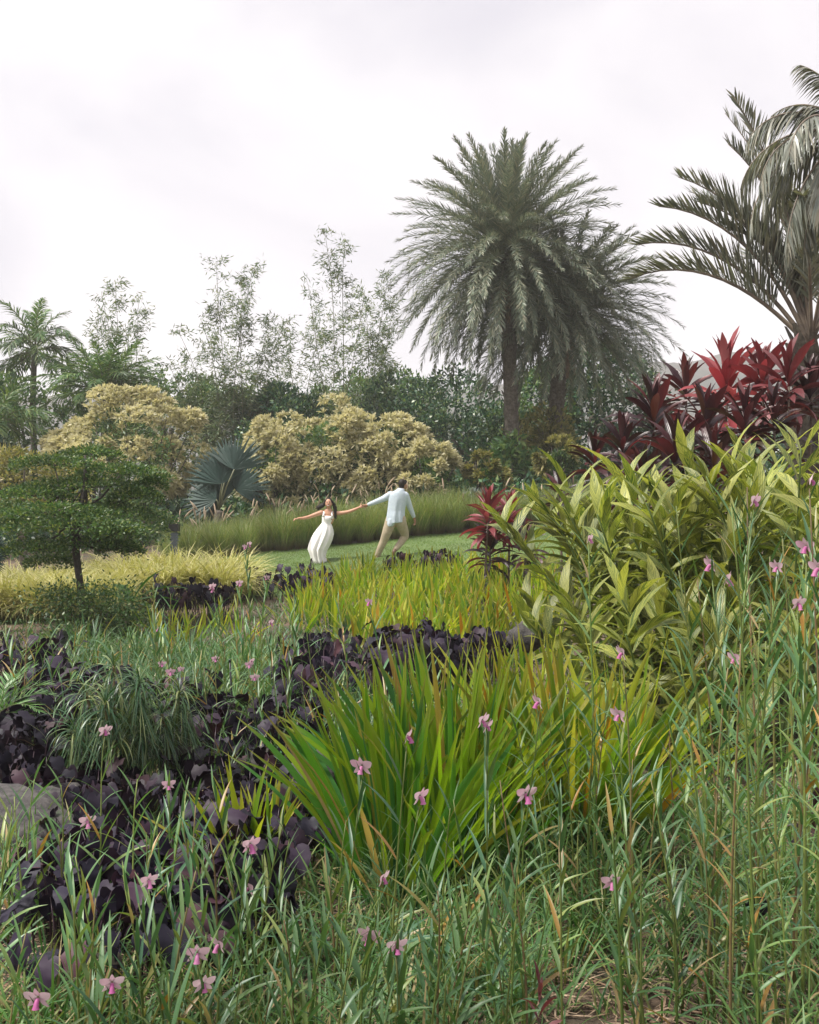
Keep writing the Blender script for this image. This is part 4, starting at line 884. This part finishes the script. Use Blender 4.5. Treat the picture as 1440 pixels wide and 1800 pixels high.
# ------------------------------------------------------------------ bamboo orchids
OE = [(66, 20), (56, 28), (46, 38), (34, 45), (58, 70)]
OL = [mesh_of('leaf', blade(e, b, .16, .0125, prof=[.45, .9, 1, .92, .7, .4, .05], fold=.3, roll=rs.uniform(-25, 25), side=rs.uniform(-.05, .05)), M['orchid']) for e, b in OE]
def petal(L, W, prof, bend=25): return blade(8, bend, L, W, prof=prof, fold=.15)
PET = mesh_of('petal', petal(.034, .025, [.3, .7, .95, 1, .95, .7, .2]), M['petal']); SEP = mesh_of('sepal', petal(.033, .014, [.4, .75, .95, 1, .8, .5, .08], 10), M['petal'])
lt = tube([(0, 0, 0), (.008, 0, -.002), (.017, 0, -.006), (.024, 0, -.012), (.028, 0, -.019)], [.004, .0065, .0075, .008, .0115], 10, cap=False); LIP = mesh_of('lip', lt, M['lip'])
COLM = mesh_of('flower', tube([(0, 0, -.035), (0, 0, -.018), (0, 0, 0), (.004, 0, .004)], [.0015, .002, .0035, .002], 6), M['orchid_stem'])
ORT = {}
for H, nl in ((.35, 9), (.6, 12), (.95, 16), (1.4, 21), (1.9, 26)):
    vs = []
    for v in range(3):
        lean = rs.uniform(.04, .2) * H; s = np.linspace(0, 1, 10); wob = rs.uniform(-.02, .02)
        pts = np.stack([lean * s ** 1.7, wob * np.sin(s * 5) * H, H * s * (1 - .02 * s)], -1)
        stem = mesh_of('stem', tube(pts, .0048 * (1 - .6 * s) * (1 + .25 * (H > 1)), 5), M['orchid_stem'])
        pl = rs.uniform(0, np.pi); L = []
        for i in range(nl):
            q = .1 + .88 * i / (nl - 1); p = [np.interp(q, s, pts[:, k]) for k in range(3)]
            az = pl + (i % 2) * np.pi + rs.uniform(-.35, .35); e = int(np.clip((1 - q) * 3.4 + rs.uniform(-.5, 1), 0, 4)) if q < .9 else 0
            L.append((e, mats4([p], az, rs.uniform(.75, 1.2) * (1.0 if .2 < q < .9 else .75), rs.uniform(-.15, .15), rs.uniform(0, 6.28))[0]))
        vs.append((stem, L, pts[-1]))
    ORT[H] = vs
HS = sorted(ORT)
norch = [0]
def orchid(pos, H, label, group, flowers=0, az=None, face=None):
    Hk = min(HS, key=lambda h: abs(math.log(h / H))); stem, L, tip = ORT[Hk][rs.randint(0, 3)]; s = H / Hk
    az = rs.uniform(0, 6.28) if az is None else az
    o = thing('bamboo_orchid', label, 'plant', pos, group, rz=az, scale=s); norch[0] += 1
    part('stem', stem, o)
    for e, m in L: part('leaf', OL[e], o, m)
    for f in range(flowers):
        k = 1 / s * rs.uniform(.82, 1.1)
        fp = tip + np.array([rs.uniform(-.02, .02), rs.uniform(-.02, .02), .02 + f * .03]) / s if f else tip + np.array([0, 0, .03]) / s
        fa = -np.pi / 2 - az + rs.uniform(-1.4, 1.4) if face is None else face - az
        fo = part('flower', COLM, o, mats4([fp], fa, k, .35, fa)[0])
        for nm, me, roll, kk in (('petal', PET, 62, 1), ('petal', PET, -62, 1), ('sepal', SEP, 0, 1), ('sepal', SEP, 128, .95), ('sepal', SEP, -128, .95)):
            # petals radiate in the plane facing local +x: turn local x of the petal to the z axis, then roll about x
            th = R(roll); xd = np.array([.18, math.sin(th), math.cos(th)]); xd /= np.linalg.norm(xd); zd = np.array([1., 0, 0]); zd -= xd * xd.dot(zd); zd /= np.linalg.norm(zd); yd = np.cross(zd, xd)
            m = np.eye(4); m[:3, 0] = xd * kk; m[:3, 1] = yd * kk; m[:3, 2] = zd * kk; m[:3, 3] = xd * .002
            part(nm, me, fo, m)
        lk_ = rs.uniform(.65, .95); part('lip', LIP, fo, np.diag([lk_, lk_, lk_, 1.]))
    return o, tip * s
FL = [  # px, py, Y, flowers, what sets it apart
 (715, 1285, 3.0, 1, 'pale pink orchid flower low before the central sword leaves'), (737, 1390, 2.9, 1, 'deepest magenta orchid flower before the green sword leaf bases'),
 (637, 1335, 3.1, 1, 'pink orchid flower beside the reddish sword leaf tips'), (855, 1266, 3.2, 2, 'two pink orchid flowers close together in the centre right'),
 (948, 1223, 3.6, 1, 'small pink orchid flower in front of the tall yellow green sword leaves'), (1089, 1247, 3.5, 1, 'pink orchid flower right of the tall yellow green sword leaves'),
 (672, 1536, 2.9, 1, 'pale orchid flower below the dark green sword leaf bases'), (445, 1487, 3.2, 2, 'pair of pink orchid flowers over the lone yellow tipped clump'),
 (261, 1541, 3.0, 1, 'pale pink orchid bud before the dark taro'), (437, 1556, 3.3, 1, 'small orchid flower under the lone yellow tipped clump'),
 (347, 1668, 2.7, 1, 'pink orchid flower low on the left, beside a paler one'), (386, 1655, 2.8, 1, 'paler pink orchid flower low on the left'),
 (197, 1722, 2.6, 1, 'wide open white pink orchid flower near the bottom left'), (357, 1722, 2.6, 1, 'pink orchid flower near the bottom under the left pair'),
 (68, 1747, 2.5, 1, 'magenta tinged orchid flower in the bottom left corner'), (696, 1656, 2.7, 1, 'pink orchid flower low in the bottom middle'),
 (651, 1638, 2.8, 1, 'closed pink orchid bud left of the bottom middle flower'), (923, 1385, 3.0, 1, 'narrow pink orchid flower before the right sword leaves'),
 (1095, 1139, 3.6, 1, 'pink orchid flower above the right sword leaf tips'), (1293, 1141, 3.0, 1, 'large pink orchid flower in front of the ginger'),
 (1035, 936, 4.4, 1, 'pink orchid flower against the yellow ginger leaves'), (1251, 979, 3.5, 1, 'upper of two pink orchid flowers before the dark ginger hollow'),
 (1276, 1002, 3.6, 1, 'lower of two pink orchid flowers before the dark ginger hollow'), (1402, 1048, 3.2, 1, 'pale orchid flower near the right edge'),
 (1418, 939, 3.3, 1, 'pink orchid flower high near the right edge'), (1367, 979, 3.4, 1, 'small orchid flower left of the high edge one'),
 (1423, 820, 3.2, 1, 'topmost pink orchid flower at the right edge'), (1325, 857, 3.3, 1, 'orchid bud before the highest ginger leaves'),
 (650, 1055, 6.0, 1, 'pale orchid flower before the yellow green bed'), (1075, 1548, 3.0, 1, 'small pink orchid flower in the dry right meadow'),
 (184, 1280, 4.6, 1, 'pink orchid flower before the larger weeping plant'), (153, 1438, 4.0, 1, 'small pink orchid flower above the boulder'),
 (296, 1374, 4.2, 1, 'white pink orchid flower at the foot of the smaller weeping plant'), (376, 1030, 7.5, 2, 'two tiny pink orchid flowers before the dark taro of the lawn'),
 (432, 955, 7.6, 2, 'tiny pale orchid flowers standing up against the lawn'), (438, 1164, 6.6, 2, 'tiny orchid flowers right of the black stake'),
 (448, 1187, 6.4, 1, 'tiny orchid flower just right of the black stake'), (475, 1092, 7.5, 1, 'tiny pale orchid flower in the mid field centre'),
 (285, 1165, 6.8, 1, 'tiny orchid flower behind the weeping plants'), (300, 1178, 6.7, 1, 'tiny orchid flower just above the smaller weeping plant'),
 (318, 1172, 7.0, 1, 'tiny orchid flower left of the black stake'), (280, 1102, 7.8, 1, 'tiny orchid flower right of the tiered tree foot'), (420, 1020, 8.0, 1, 'tiny orchid flower in front of the yellow grass end'),
 (470, 1010, 8.0, 1, 'tiny orchid flower below the woman'), (378, 1155, 6.9, 1, 'tiny orchid flower close to the top of the black stake'), (1440, 980, 3.1, 1, 'orchid flower cut by the right edge'),
]
for px, py, Y, nf, lb in FL:
    t = P(px, py, Y); gx = t[0] + rs.uniform(-.06, .06); g0 = float(gz(gx, Y)); H = t[2] - g0 - .03
    Hk = min(HS, key=lambda h: abs(math.log(h / H)))
    az = rs.uniform(0, 6.28)
    o, tip = orchid((gx, Y, g0), H, 'orchid stem carrying the ' + lb if len(lb.split()) < 12 else lb, None, flowers=nf, az=az)
    # move the root so that the flower stands at its own place
    c, s_ = math.cos(az), math.sin(az); dx = tip[0] * c - tip[1] * s_; dy = tip[0] * s_ + tip[1] * c
    o.location = (t[0] - dx, Y - dy, float(gz(t[0] - dx, Y - dy))); 
def field(n, pxr, Yr, Hr, label, group, pw=1.0):
    for _ in range(n):
        px = rs.uniform(*pxr); Y = Yr[0] + (Yr[1] - Yr[0]) * rs.rand() ** pw; orchid(G(px, Y), rs.uniform(*Hr), label, group)
field(26, (1230, 1470), (2.9, 4.6), (1.1, 1.75), 'tall bamboo orchid stem without a flower in the right stand', 'tall flowerless orchid stems at the right')
field(52, (900, 1470), (2.7, 4.7), (.35, .9), 'leafy bamboo orchid stem in the right meadow', 'flowerless orchid stems of the right meadow')
field(52, (420, 900), (2.5, 3.7), (.3, .62), 'leafy bamboo orchid stem in the central meadow', 'flowerless orchid stems of the central meadow')
field(46, (-20, 440), (2.5, 3.9), (.3, .65), 'leafy bamboo orchid stem in the left meadow', 'flowerless orchid stems of the left meadow')
field(46, (270, 620), (6.2, 9.8), (.5, .95), 'thin bamboo orchid stem in the mid field', 'flowerless orchid stems of the mid field')
field(14, (-10, 130), (7.0, 9.5), (.5, .85), 'thin orchid stem at the far left of the mid field', 'flowerless orchid stems at the far left')
field(8, (600, 900), (6.2, 7.5), (.4, .7), 'orchid stem before the long band of dark taro', 'flowerless orchid stems before the dark band')

# ------------------------------------------------------------------ undergrowth and litter
def undergrowth():
    n = 2600; out_ = []
    px = rs.uniform(-60, 1500, n); Y = 1.9 + 3.6 * rs.rand(n) ** 1.1
    keep = ~((px < 500) & (Y > 3.25) & (rs.rand(n) > .22)) ; px = px[keep]; Y = Y[keep]
    bare = np.exp(-((px - 1190) / 200) ** 2 - ((Y - 2.9) / .7) ** 2) + np.exp(-((px - 1010) / 90) ** 2 - ((Y - 3.0) / .4) ** 2) + np.exp(-((px - 560) / 60) ** 2 - ((Y - 5.2) / .6) ** 2); k_ = rs.rand(len(px)) > bare * .93; px = px[k_]; Y = Y[k_]
    x = (px - 720) / FP * Y; p = np.stack([x, Y, gz(x, Y)], -1)
    tf = [tuft_T(8, .04, .08, .26, .007, (35, 88), (20, 110), K=5)[0] for _ in range(8)]
    for i in range(8):
        q = p[i::8]; out_.append(inst(tf[i], mats4(q, rs.uniform(0, 6.28, len(q)), rs.uniform(.7, 1.5, len(q)))))
    thing('undergrowth', 'tangled fine grass and small leaves between the orchid stems', 'grass', (0, 0, 0), mesh=mesh_of('undergrowth', join(*out_), M['under']), kind='stuff')
    out_ = []; n = 2700; px = rs.uniform(90, 1000, n); Y = rs.uniform(5.5, 11.5, n); keep = ((px < 640) | (Y < 8)) & ((px > 330) | (Y > 6.3)); px = px[keep]; Y = Y[keep]
    x = (px - 720) / FP * Y; p = np.stack([x, Y, gz(x, Y)], -1)
    for i in range(8):
        q = p[i::8]; out_.append(inst(tf[i], mats4(q, rs.uniform(0, 6.28, len(q)), rs.uniform(.9, 2.0, len(q)))))
    thing('field_grass', 'fine grass filling the mid field between the orchids', 'grass', (0, 0, 0), mesh=mesh_of('field_grass', join(*out_), M['orchid']), kind='stuff')
    n = 16000; px = rs.uniform(-80, 1520, n); Y = 1.9 + 5.5 * rs.rand(n) ** 1.3; x = (px - 720) / FP * Y
    p = np.stack([x, Y, gz(x, Y) + rs.uniform(.004, .03, n)], -1); d = rs.normal(size=(n, 3)); d[:, 2] *= .12
    t = scatter(p, d, rs.uniform(.03, .14, n), rs.uniform(.003, .008, n), prof=(1, 1, .3), droop=.05, flat=.8)
    thing('leaf_litter', 'dry straw and dead leaves lying on the soil', 'leaf litter', (0, 0, 0), mesh=mesh_of('leaf_litter', t, M['straw']), kind='stuff')
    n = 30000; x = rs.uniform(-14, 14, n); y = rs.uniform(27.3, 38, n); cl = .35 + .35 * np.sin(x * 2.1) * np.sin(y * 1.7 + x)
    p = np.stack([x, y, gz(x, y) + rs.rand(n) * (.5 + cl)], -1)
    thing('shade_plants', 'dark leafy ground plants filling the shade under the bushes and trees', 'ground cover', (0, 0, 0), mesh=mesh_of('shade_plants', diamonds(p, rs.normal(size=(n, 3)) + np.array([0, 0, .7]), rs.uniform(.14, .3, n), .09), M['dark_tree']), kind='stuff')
    n = 26000; px = rs.uniform(-100, 1560, n); Y = rs.uniform(5, 19, n); x = (px - 720) / FP * Y
    p = np.stack([x, Y, gz(x, Y)], -1); d = rs.normal(size=(n, 3)) * .6; d[:, 2] = 1
    t = scatter(p, d, rs.uniform(.05, .18, n), .012, prof=(1, .8, .05), droop=.3)
    thing('ground_cover', 'low leafy ground cover under the beds', 'ground cover', (0, 0, 0), mesh=mesh_of('ground_cover', t, M['tier']), kind='stuff')
undergrowth()

# ------------------------------------------------------------------ people
def remeshed(name, t, mat, parent=None, voxel=.008, smooth=3, base=(0, 0, 0), **k):
    t.v = t.v - np.asarray(base)
    me = mesh_of(name, t, mat)
    if parent is None: o = thing(name, k.get('label'), k.get('cat'), base, mesh=me)
    else: o = part(name, me, parent)
    m = o.modifiers.new('remesh', 'REMESH'); m.mode = 'VOXEL'; m.voxel_size = voxel; m.use_smooth_shade = True
    s = o.modifiers.new('smooth', 'SMOOTH'); s.iterations = smooth; s.factor = .5
    return o
def hand(wrist, d, palmn, curl=.5, thumb_side=1, s=1.0):
    """palm, four unequal bent fingers and a thumb"""
    d = unit(np.array(d, float)); n = np.array(palmn, float); n = unit(n - d * d.dot(n)); sd_ = np.cross(d, n) * thumb_side
    out_ = [capsule([wrist, wrist + d * .04 * s, wrist + d * .085 * s], [.024 * s, .034 * s, .036 * s], 10, sq=.5, ref=sd_)]
    for i, (off, ln) in enumerate(((.028, .07), (.01, .08), (-.009, .075), (-.027, .058))):
        b0 = wrist + d * .075 * s + sd_ * off * s; p = [b0]; a = .15
        for j, q in enumerate((.45, .32, .25)):
            p.append(p[-1] + (d * math.cos(a) + n * math.sin(a) + sd_ * off * 2.2) * ln * q * s); a += curl * (.9 + .12 * i)
        out_.append(capsule(p, [.0095 * s, .009 * s, .0085 * s, .0075 * s], 7))
    b0 = wrist + d * .025 * s + sd_ * .024 * s
    out_.append(capsule([b0, b0 + (d * .5 + sd_ * .8) * .035 * s, b0 + (d * .9 + sd_ * .9 + n * .3) * .052 * s], [.012 * s, .0105 * s, .009 * s], 7))
    return join(*out_)
def loft(rings, n=40, mi=0):
    """rings: (centre, half width, half depth, right vector, fold amplitude, folds)"""
    V = []
    for c, a, b, rx, fa, fk in rings:
        th = np.linspace(0, 2 * np.pi, n, endpoint=False); f = 1 + fa * np.sin(fk * th + 1.0) + fa * .5 * np.sin((fk + 4) * th)
        V.append(np.asarray(c) + (np.cos(th) * a * f)[:, None] * np.asarray(rx) + (np.sin(th) * b * f)[:, None] * np.array([0, 1., 0]))
    K = len(V); V = np.array(V); idx = np.arange(K * n).reshape(K, n); nx = np.roll(idx, -1, 1)
    q = np.stack([idx[:-1], nx[:-1], nx[1:], idx[1:]], -1).reshape(-1)
    return T(V.reshape(-1, 3), list(q) + list(idx[0][::-1]) + list(idx[-1]), [4] * (len(q) // 4) + [n, n], np.zeros((K * n, 2)))
YW = 22.0
def A(px, py, dy=0.): return P(px, py, YW) + np.array([0, dy, 0])
hold = A(639, 889.5, -.02)
def woman():
    foot = A(561, 995); base = np.array([foot[0], YW, float(gz(foot[0], YW))])
    hd = A(578, 884.5, -.05)
    up = unit(A(577, 872) - A(577.5, 897)); rt = np.array([1, 0, .05])
    b = [sphere(hd, (.073, .09, .098), 20, 14), sphere(hd + np.array([0, -.022, -.045]), (.054, .065, .058), 16, 12),
         sphere(hd + np.array([0, -.094, -.012]), (.013, .018, .022)), sphere(hd + np.array([.032, -.07, -.03]), (.022, .02, .02)), sphere(hd + np.array([-.032, -.07, -.03]), (.022, .02, .02)),
         sphere(hd + np.array([.074, 0, -.01]), (.011, .02, .03)), sphere(hd + np.array([-.074, 0, -.01]), (.011, .02, .03)),
         capsule([hd + np.array([0, .01, -.06]), A(578, 898), A(577.5, 903)], [.047, .045, .06], 12),
         capsule([A(568, 901, .01), A(577, 902, 0), A(588, 903, .01)], [.05, .07, .05], 12),
         capsule([A(577, 903), A(577, 912), A(575, 920), A(572, 931)], [.125, .135, .105, .145], 16, sq=.68, ref=(1, 0, 0)),
         sphere(A(572.5, 911, -.06), (.05, .045, .05)), sphere(A(581, 911.5, -.06), (.05, .045, .05)),
         # her right arm (viewer's left), flung out
         capsule([A(566, 900.5), A(555, 904.5, -.02), A(544, 908.5, -.05)], [.052, .046, .038], 12), capsule([A(544, 908.5, -.05), A(534, 911, -.1), A(526, 911, -.14)], [.038, .034, .023], 12),
         hand(A(526, 911, -.14), A(519, 913, -.2) - A(526, 911, -.14), (0, -.3, -1), .3, 1, .95),
         # her left arm, to the clasped hands
         capsule([A(589, 902.5), A(600, 902, .0), A(612, 900, -.01)], [.05, .045, .038], 12), capsule([A(612, 900, -.01), A(623, 896, -.02), A(633, 891.5, -.02)], [.038, .033, .023], 12),
         hand(A(632.5, 891.5, -.03), hold - A(632.5, 891.5, -.03), (0, 1, -.2), .75, 1, .95),
         # legs
         capsule([A(568, 932), A(560, 952, -.03), A(557.5, 964, -.04)], [.085, .065, .05], 12), capsule([A(557.5, 964, -.04), A(559, 978, .0), A(559, 992, .12)], [.056, .055, .036], 12),
         capsule([A(577, 932), A(570, 952, -.0), A(566, 966, .02)], [.085, .065, .05], 12), capsule([A(566, 966, .02), A(564, 980, .0), A(562, 994, .0)], [.056, .055, .036], 12),
         capsule([A(562, 994, .02), A(561, 998, -.06), A(561, 999, -.16)], [.034, .034, .026], 10), capsule([A(559, 992, .12), A(558, 996, .06), A(557, 998, -.02)], [.032, .032, .024], 10)]
    o = remeshed('person', join(*b), M['skin'], base=base, label='woman in a long white dress running with her arms spread on the lawn', cat='person', voxel=.0075, smooth=2)
    B = base
    # dress
    rg = []
    for px, py, hw, hdp, fa, fk in [(576.5, 906.8, 10.3, .105, 0, 5), (576.6, 910, 10.6, .135, .0, 5), (575.5, 915, 9.6, .12, .01, 5), (574.3, 919.5, 8.6, .10, .015, 7), (573.2, 924, 10.8, .13, .02, 9), (571.5, 930, 14.0, .165, .03, 9), (569, 938, 16.6, .2, .06, 9), (565.5, 947, 17.2, .24, .09, 9), (561.5, 957, 16.8, .26, .1, 9), (558, 966, 15, .27, .12, 9), (558.5, 975, 12.2, .25, .13, 9), (560.5, 984, 11.6, .24, .14, 9), (562, 992.5, 11.0, .25, .15, 9)]:
        rg.append((A(px, py) - B, hw * YW / FP, hdp, (1, 0, -.06), fa, fk))
    dt = loft(rg, 72)
    part('dress', mesh_of('dress', dt, M['white_cloth']), o)
    for sx in (-1, 1):
        x0 = 577 + sx * 7.5
        part('strap', mesh_of('strap', tube([A(x0 + sx * .8, 909, -.12) - B, A(x0 - sx * .2, 905, -.115) - B, A(x0 - sx * .6, 901.5, -.085) - B, A(x0 - sx * .3, 899.2, -.03) - B, A(x0, 899, .03) - B, A(x0 + sx * .3, 904, .1) - B, A(x0 + sx * .3, 910, .11) - B], [.022, .02, .019, .018, .018, .019, .022], 8, sq=.45, ref=(1, 0, 0)), M['white_cloth']), o)
    # hair: cap, flying locks on both sides
    h = hd - B; lk = []
    cap_ = sphere(h + np.array([0, .028, .016]), (.086, .092, .104), 22, 14); lk.append(cap_)
    for i in range(13):
        a = rs.uniform(-1, 1); e = A(557 + rs.uniform(-3, 5), 893 + rs.uniform(-4, 5), .05 + .05 * a) - B
        lk.append(capsule([h + np.array([-.055, .0 + .03 * a, .05]), h + np.array([-.09, .02 * a + .03, -.02 + .02 * a]), (h + e) / 2 + np.array([-.02, 0, .015 * a]), e], [.03, .032, .026, .008], 7))
    for i in range(11):
        a = rs.uniform(-1, 1); e = A(590 + rs.uniform(-2.5, 3), 908 + rs.uniform(-6, 5), -.02 + .05 * a) - B
        lk.append(capsule([h + np.array([.055, .03 * a, .05]), h + np.array([.105, .02, -.01]), h + np.array([.135 + .02 * a, .02, -.09]), e], [.03, .034, .033, .01], 7))
    for i in range(5):
        a = rs.uniform(-1, 1); lk.append(capsule([h + np.array([0, .08, .03]), h + np.array([.02 * a, .12, -.1]), A(573 + 5 * a, 912, .14) - B], [.05, .045, .015], 7))
    ho = remeshed('hair', join(*lk), M['hair'], o, voxel=.009, smooth=2)
    for sx in (-1, 1):
        part('eye', mesh_of('eye', sphere(h + np.array([.028 * sx, -.083, .006]), (.012, .008, .006), 10, 8), M['eye']), o)
        part('eyebrow', mesh_of('eyebrow', capsule([h + np.array([.014 * sx, -.089, .027]), h + np.array([.028 * sx, -.087, .031]), h + np.array([.043 * sx, -.076, .026])], [.003, .0038, .002], 6), M['hair']), o)
    part('lips', mesh_of('lips', tube([h + np.array([x, -.086 - .009 * math.cos(x * 45), -.047 + 14 * x * x - .004]) for x in np.linspace(-.028, .028, 9)], [.003, .006, .0075, .0085, .009, .0085, .0075, .006, .003], 8), M['lips']), o)
    part('teeth', mesh_of('teeth', tube([h + np.array([x, -.0925 - .009 * math.cos(x * 45), -.0475 + 14 * x * x - .003]) for x in np.linspace(-.021, .021, 7)], [.002, .0045, .0055, .006, .0055, .0045, .002], 8), M['teeth']), o)
woman()
def man():
    foot = A(661, 985, .1); base = np.array([foot[0], YW, float(gz(foot[0], YW))])
    hd = A(708, 852, .08); B = base
    b = [sphere(hd, (.08, .096, .108), 20, 14), sphere(hd + np.array([.045, .045, -.04]), (.055, .055, .06), 16, 12), sphere(hd + np.array([.085, .06, -.015]), (.016, .016, .022)),
         sphere(hd + np.array([.01, -.0, -.012]) + np.array([.015, -.09, 0]) * 0 + np.array([-.078, .01, 0]), (.012, .022, .032)), sphere(hd + np.array([.05, -.075, -.012]), (.02, .012, .032)),
         capsule([hd + np.array([-.005, -.01, -.06]), A(705, 862, .03), A(703, 867, 0)], [.058, .056, .07], 12),
         capsule([A(700, 876), A(699, 886), A(697, 900), A(695, 915)], [.13, .13, .13, .14], 16, sq=.6, ref=(1, 0, 0)),
         capsule([A(684, 869), A(674, 877, -.0), A(663, 881.5, -.02)], [.062, .054, .045], 12), capsule([A(663, 881.5, -.02), A(654, 885, -.02), A(645.5, 888, -.02)], [.043, .038, .027], 12),
         hand(A(646, 888, -.02), hold - A(646, 888, -.02), (0, -1, -.2), .8, -1, 1.05),
         capsule([A(714, 871), A(718, 882, .05), A(722, 894, .1)], [.062, .054, .045], 12), capsule([A(722, 894, .1), A(726, 904, .14), A(728.5, 911.5, .18)], [.043, .038, .028], 12),
         hand(A(728.5, 911.5, .18), (.05, .03, -.3), (-1, -.4, -.2), .45, -1, 1.05),
         capsule([A(688, 918), A(680, 938, .0), A(675, 950, .04)], [.1, .085, .065], 12), capsule([A(675, 950, .04), A(668, 965, .06), A(662.5, 981, .1)], [.063, .06, .04], 12),
         capsule([A(704, 918), A(710, 932, .12), A(713, 943, .2)], [.1, .085, .065], 12), capsule([A(713, 943, .2), A(704, 955, .12), A(693.5, 967, -.02)], [.063, .06, .04], 12)]
    o = remeshed('person', join(*b), M['skin_m'], base=base, label='man in a pale blue shirt and beige trousers seen from behind leading the woman', cat='person', voxel=.0085, smooth=2)
    # shirt
    rg = [(A(704.5, 859.5) - B, 5.6 * YW / FP, .085, (1, 0, -.05), 0, 5), (A(703, 862.5) - B, 8.5 * YW / FP, .11, (1, 0, -.06), 0, 5), (A(701, 866.5) - B, 14 * YW / FP, .13, (1, 0, -.06), 0, 5), (A(700, 871) - B, 16.8 * YW / FP, .14, (1, 0, -.05), 0, 5)]
    for px, py, hw, fa in [(699, 878, 16.6, .01), (697.5, 888, 15.8, .03), (696, 898, 15.4, .045), (695.2, 907, 15.8, .055), (695, 914, 16.4, .065), (694.8, 919.5, 16.6, .075)]:
        rg.append((A(px, py) - B, hw * YW / FP, .15 + .015 * (py > 900), (1, 0, .12 * (py - 870) / 50.), fa, 7))
    sh = [loft(rg, 48), capsule([A(686, 869.5) - B, A(675, 876.5) - B, A(664, 881, -.02) - B], [.078, .068, .058], 12), capsule([A(664, 881, -.02) - B, A(655, 884.5, -.02) - B, A(648.5, 886.8, -.02) - B], [.058, .052, .042], 12),
          capsule([A(713, 870.5) - B, A(717.5, 882, .05) - B, A(721.5, 893.5, .1) - B], [.078, .068, .058], 12), capsule([A(721.5, 893.5, .1) - B, A(725, 902, .14) - B, A(727.3, 908, .165) - B], [.058, .052, .043], 12)]
    # shirt tail: lower rounded back hem
    sh.append(loft([(A(690, 912) - B, .13, .155, (1, 0, .1), 0, 5), (A(688, 920) - B, .12, .155, (1, 0, .1), .02, 5), (A(686, 925.5) - B, .075, .14, (1, 0, .1), .03, 5)], 32))
    s = remeshed('shirt', join(*sh), M['blue_cloth'], o, voxel=.011, smooth=3)
    part('collar', mesh_of('collar', tube([A(705 + 5.2 * math.cos(a), 859.6 + .9 * math.cos(a), .03 + .07 * math.sin(a)) - B for a in np.linspace(0, 2 * np.pi, 16)], .016, 8), M['blue_cloth']), o)
    tr_ = [capsule([A(687, 917) - B, A(680, 937, .0) - B, A(675, 950, .04) - B], [.128, .105, .086], 14), capsule([A(675, 950, .04) - B, A(669, 963, .06) - B, A(663.5, 976.5, .095) - B], [.086, .076, .062], 14),
           capsule([A(704, 917) - B, A(709.5, 932, .12) - B, A(712.5, 942.5, .2) - B], [.128, .105, .086], 14), capsule([A(712.5, 942.5, .2) - B, A(705, 953.5, .12) - B, A(696.5, 964, .0) - B], [.086, .076, .062], 14), capsule([A(688, 914) - B, A(704, 914) - B], [.13, .13], 12)]
    remeshed('trousers', join(*tr_), M['beige'], o, voxel=.011, smooth=2)
    part('shoe', mesh_of('shoe', join(capsule([A(662.5, 981, .06) - B, A(661.5, 984, .02) - B, A(660.8, 985.5, .2) - B], [.045, .045, .036], 12)), M['shoe']), o)
    part('shoe', mesh_of('shoe', capsule([A(694.5, 967, -.03) - B, A(692.3, 970.5, -.06) - B, A(692.2, 979, -.04) - B], [.045, .046, .036], 12), M['shoe']), o)
    h = hd - B
    remeshed('hair', join(sphere(h + np.array([-.012, -.018, .026]), (.088, .1, .1), 20, 14), sphere(h + np.array([.045, .045, .07]), (.05, .055, .045), 12, 10), sphere(h + np.array([-.02, -.045, -.03]), (.07, .06, .06), 14, 10)), M['hair'], o, voxel=.009, smooth=2)
man()

# ------------------------------------------------------------------ haze
if HAZE:
    m = bpy.data.materials.new('haze'); m.use_nodes = True; t = m.node_tree; t.nodes.clear()
    o = N(t, 'ShaderNodeOutputMaterial'); v = N(t, 'ShaderNodeVolumePrincipled'); v.inputs['Color'].default_value = (.97, .96, .97, 1); v.inputs['Density'].default_value = HAZE; v.inputs['Anisotropy'].default_value = .2
    t.links.new(v.outputs[0], o.inputs['Volume'])
    zt = 62.
    thing('haze', 'thin pale haze over the garden and hills', 'haze', (0, 0, 0), mesh=mesh_of('haze', box((0, 0, (zt - 3.5) / 2), (900, 900, zt + 3.5)), m, smooth=False), kind='stuff')
print('objects', len(bpy.data.objects), 'orchids', norch[0], 'polys', sum(len(me.polygons) for me in bpy.data.meshes))
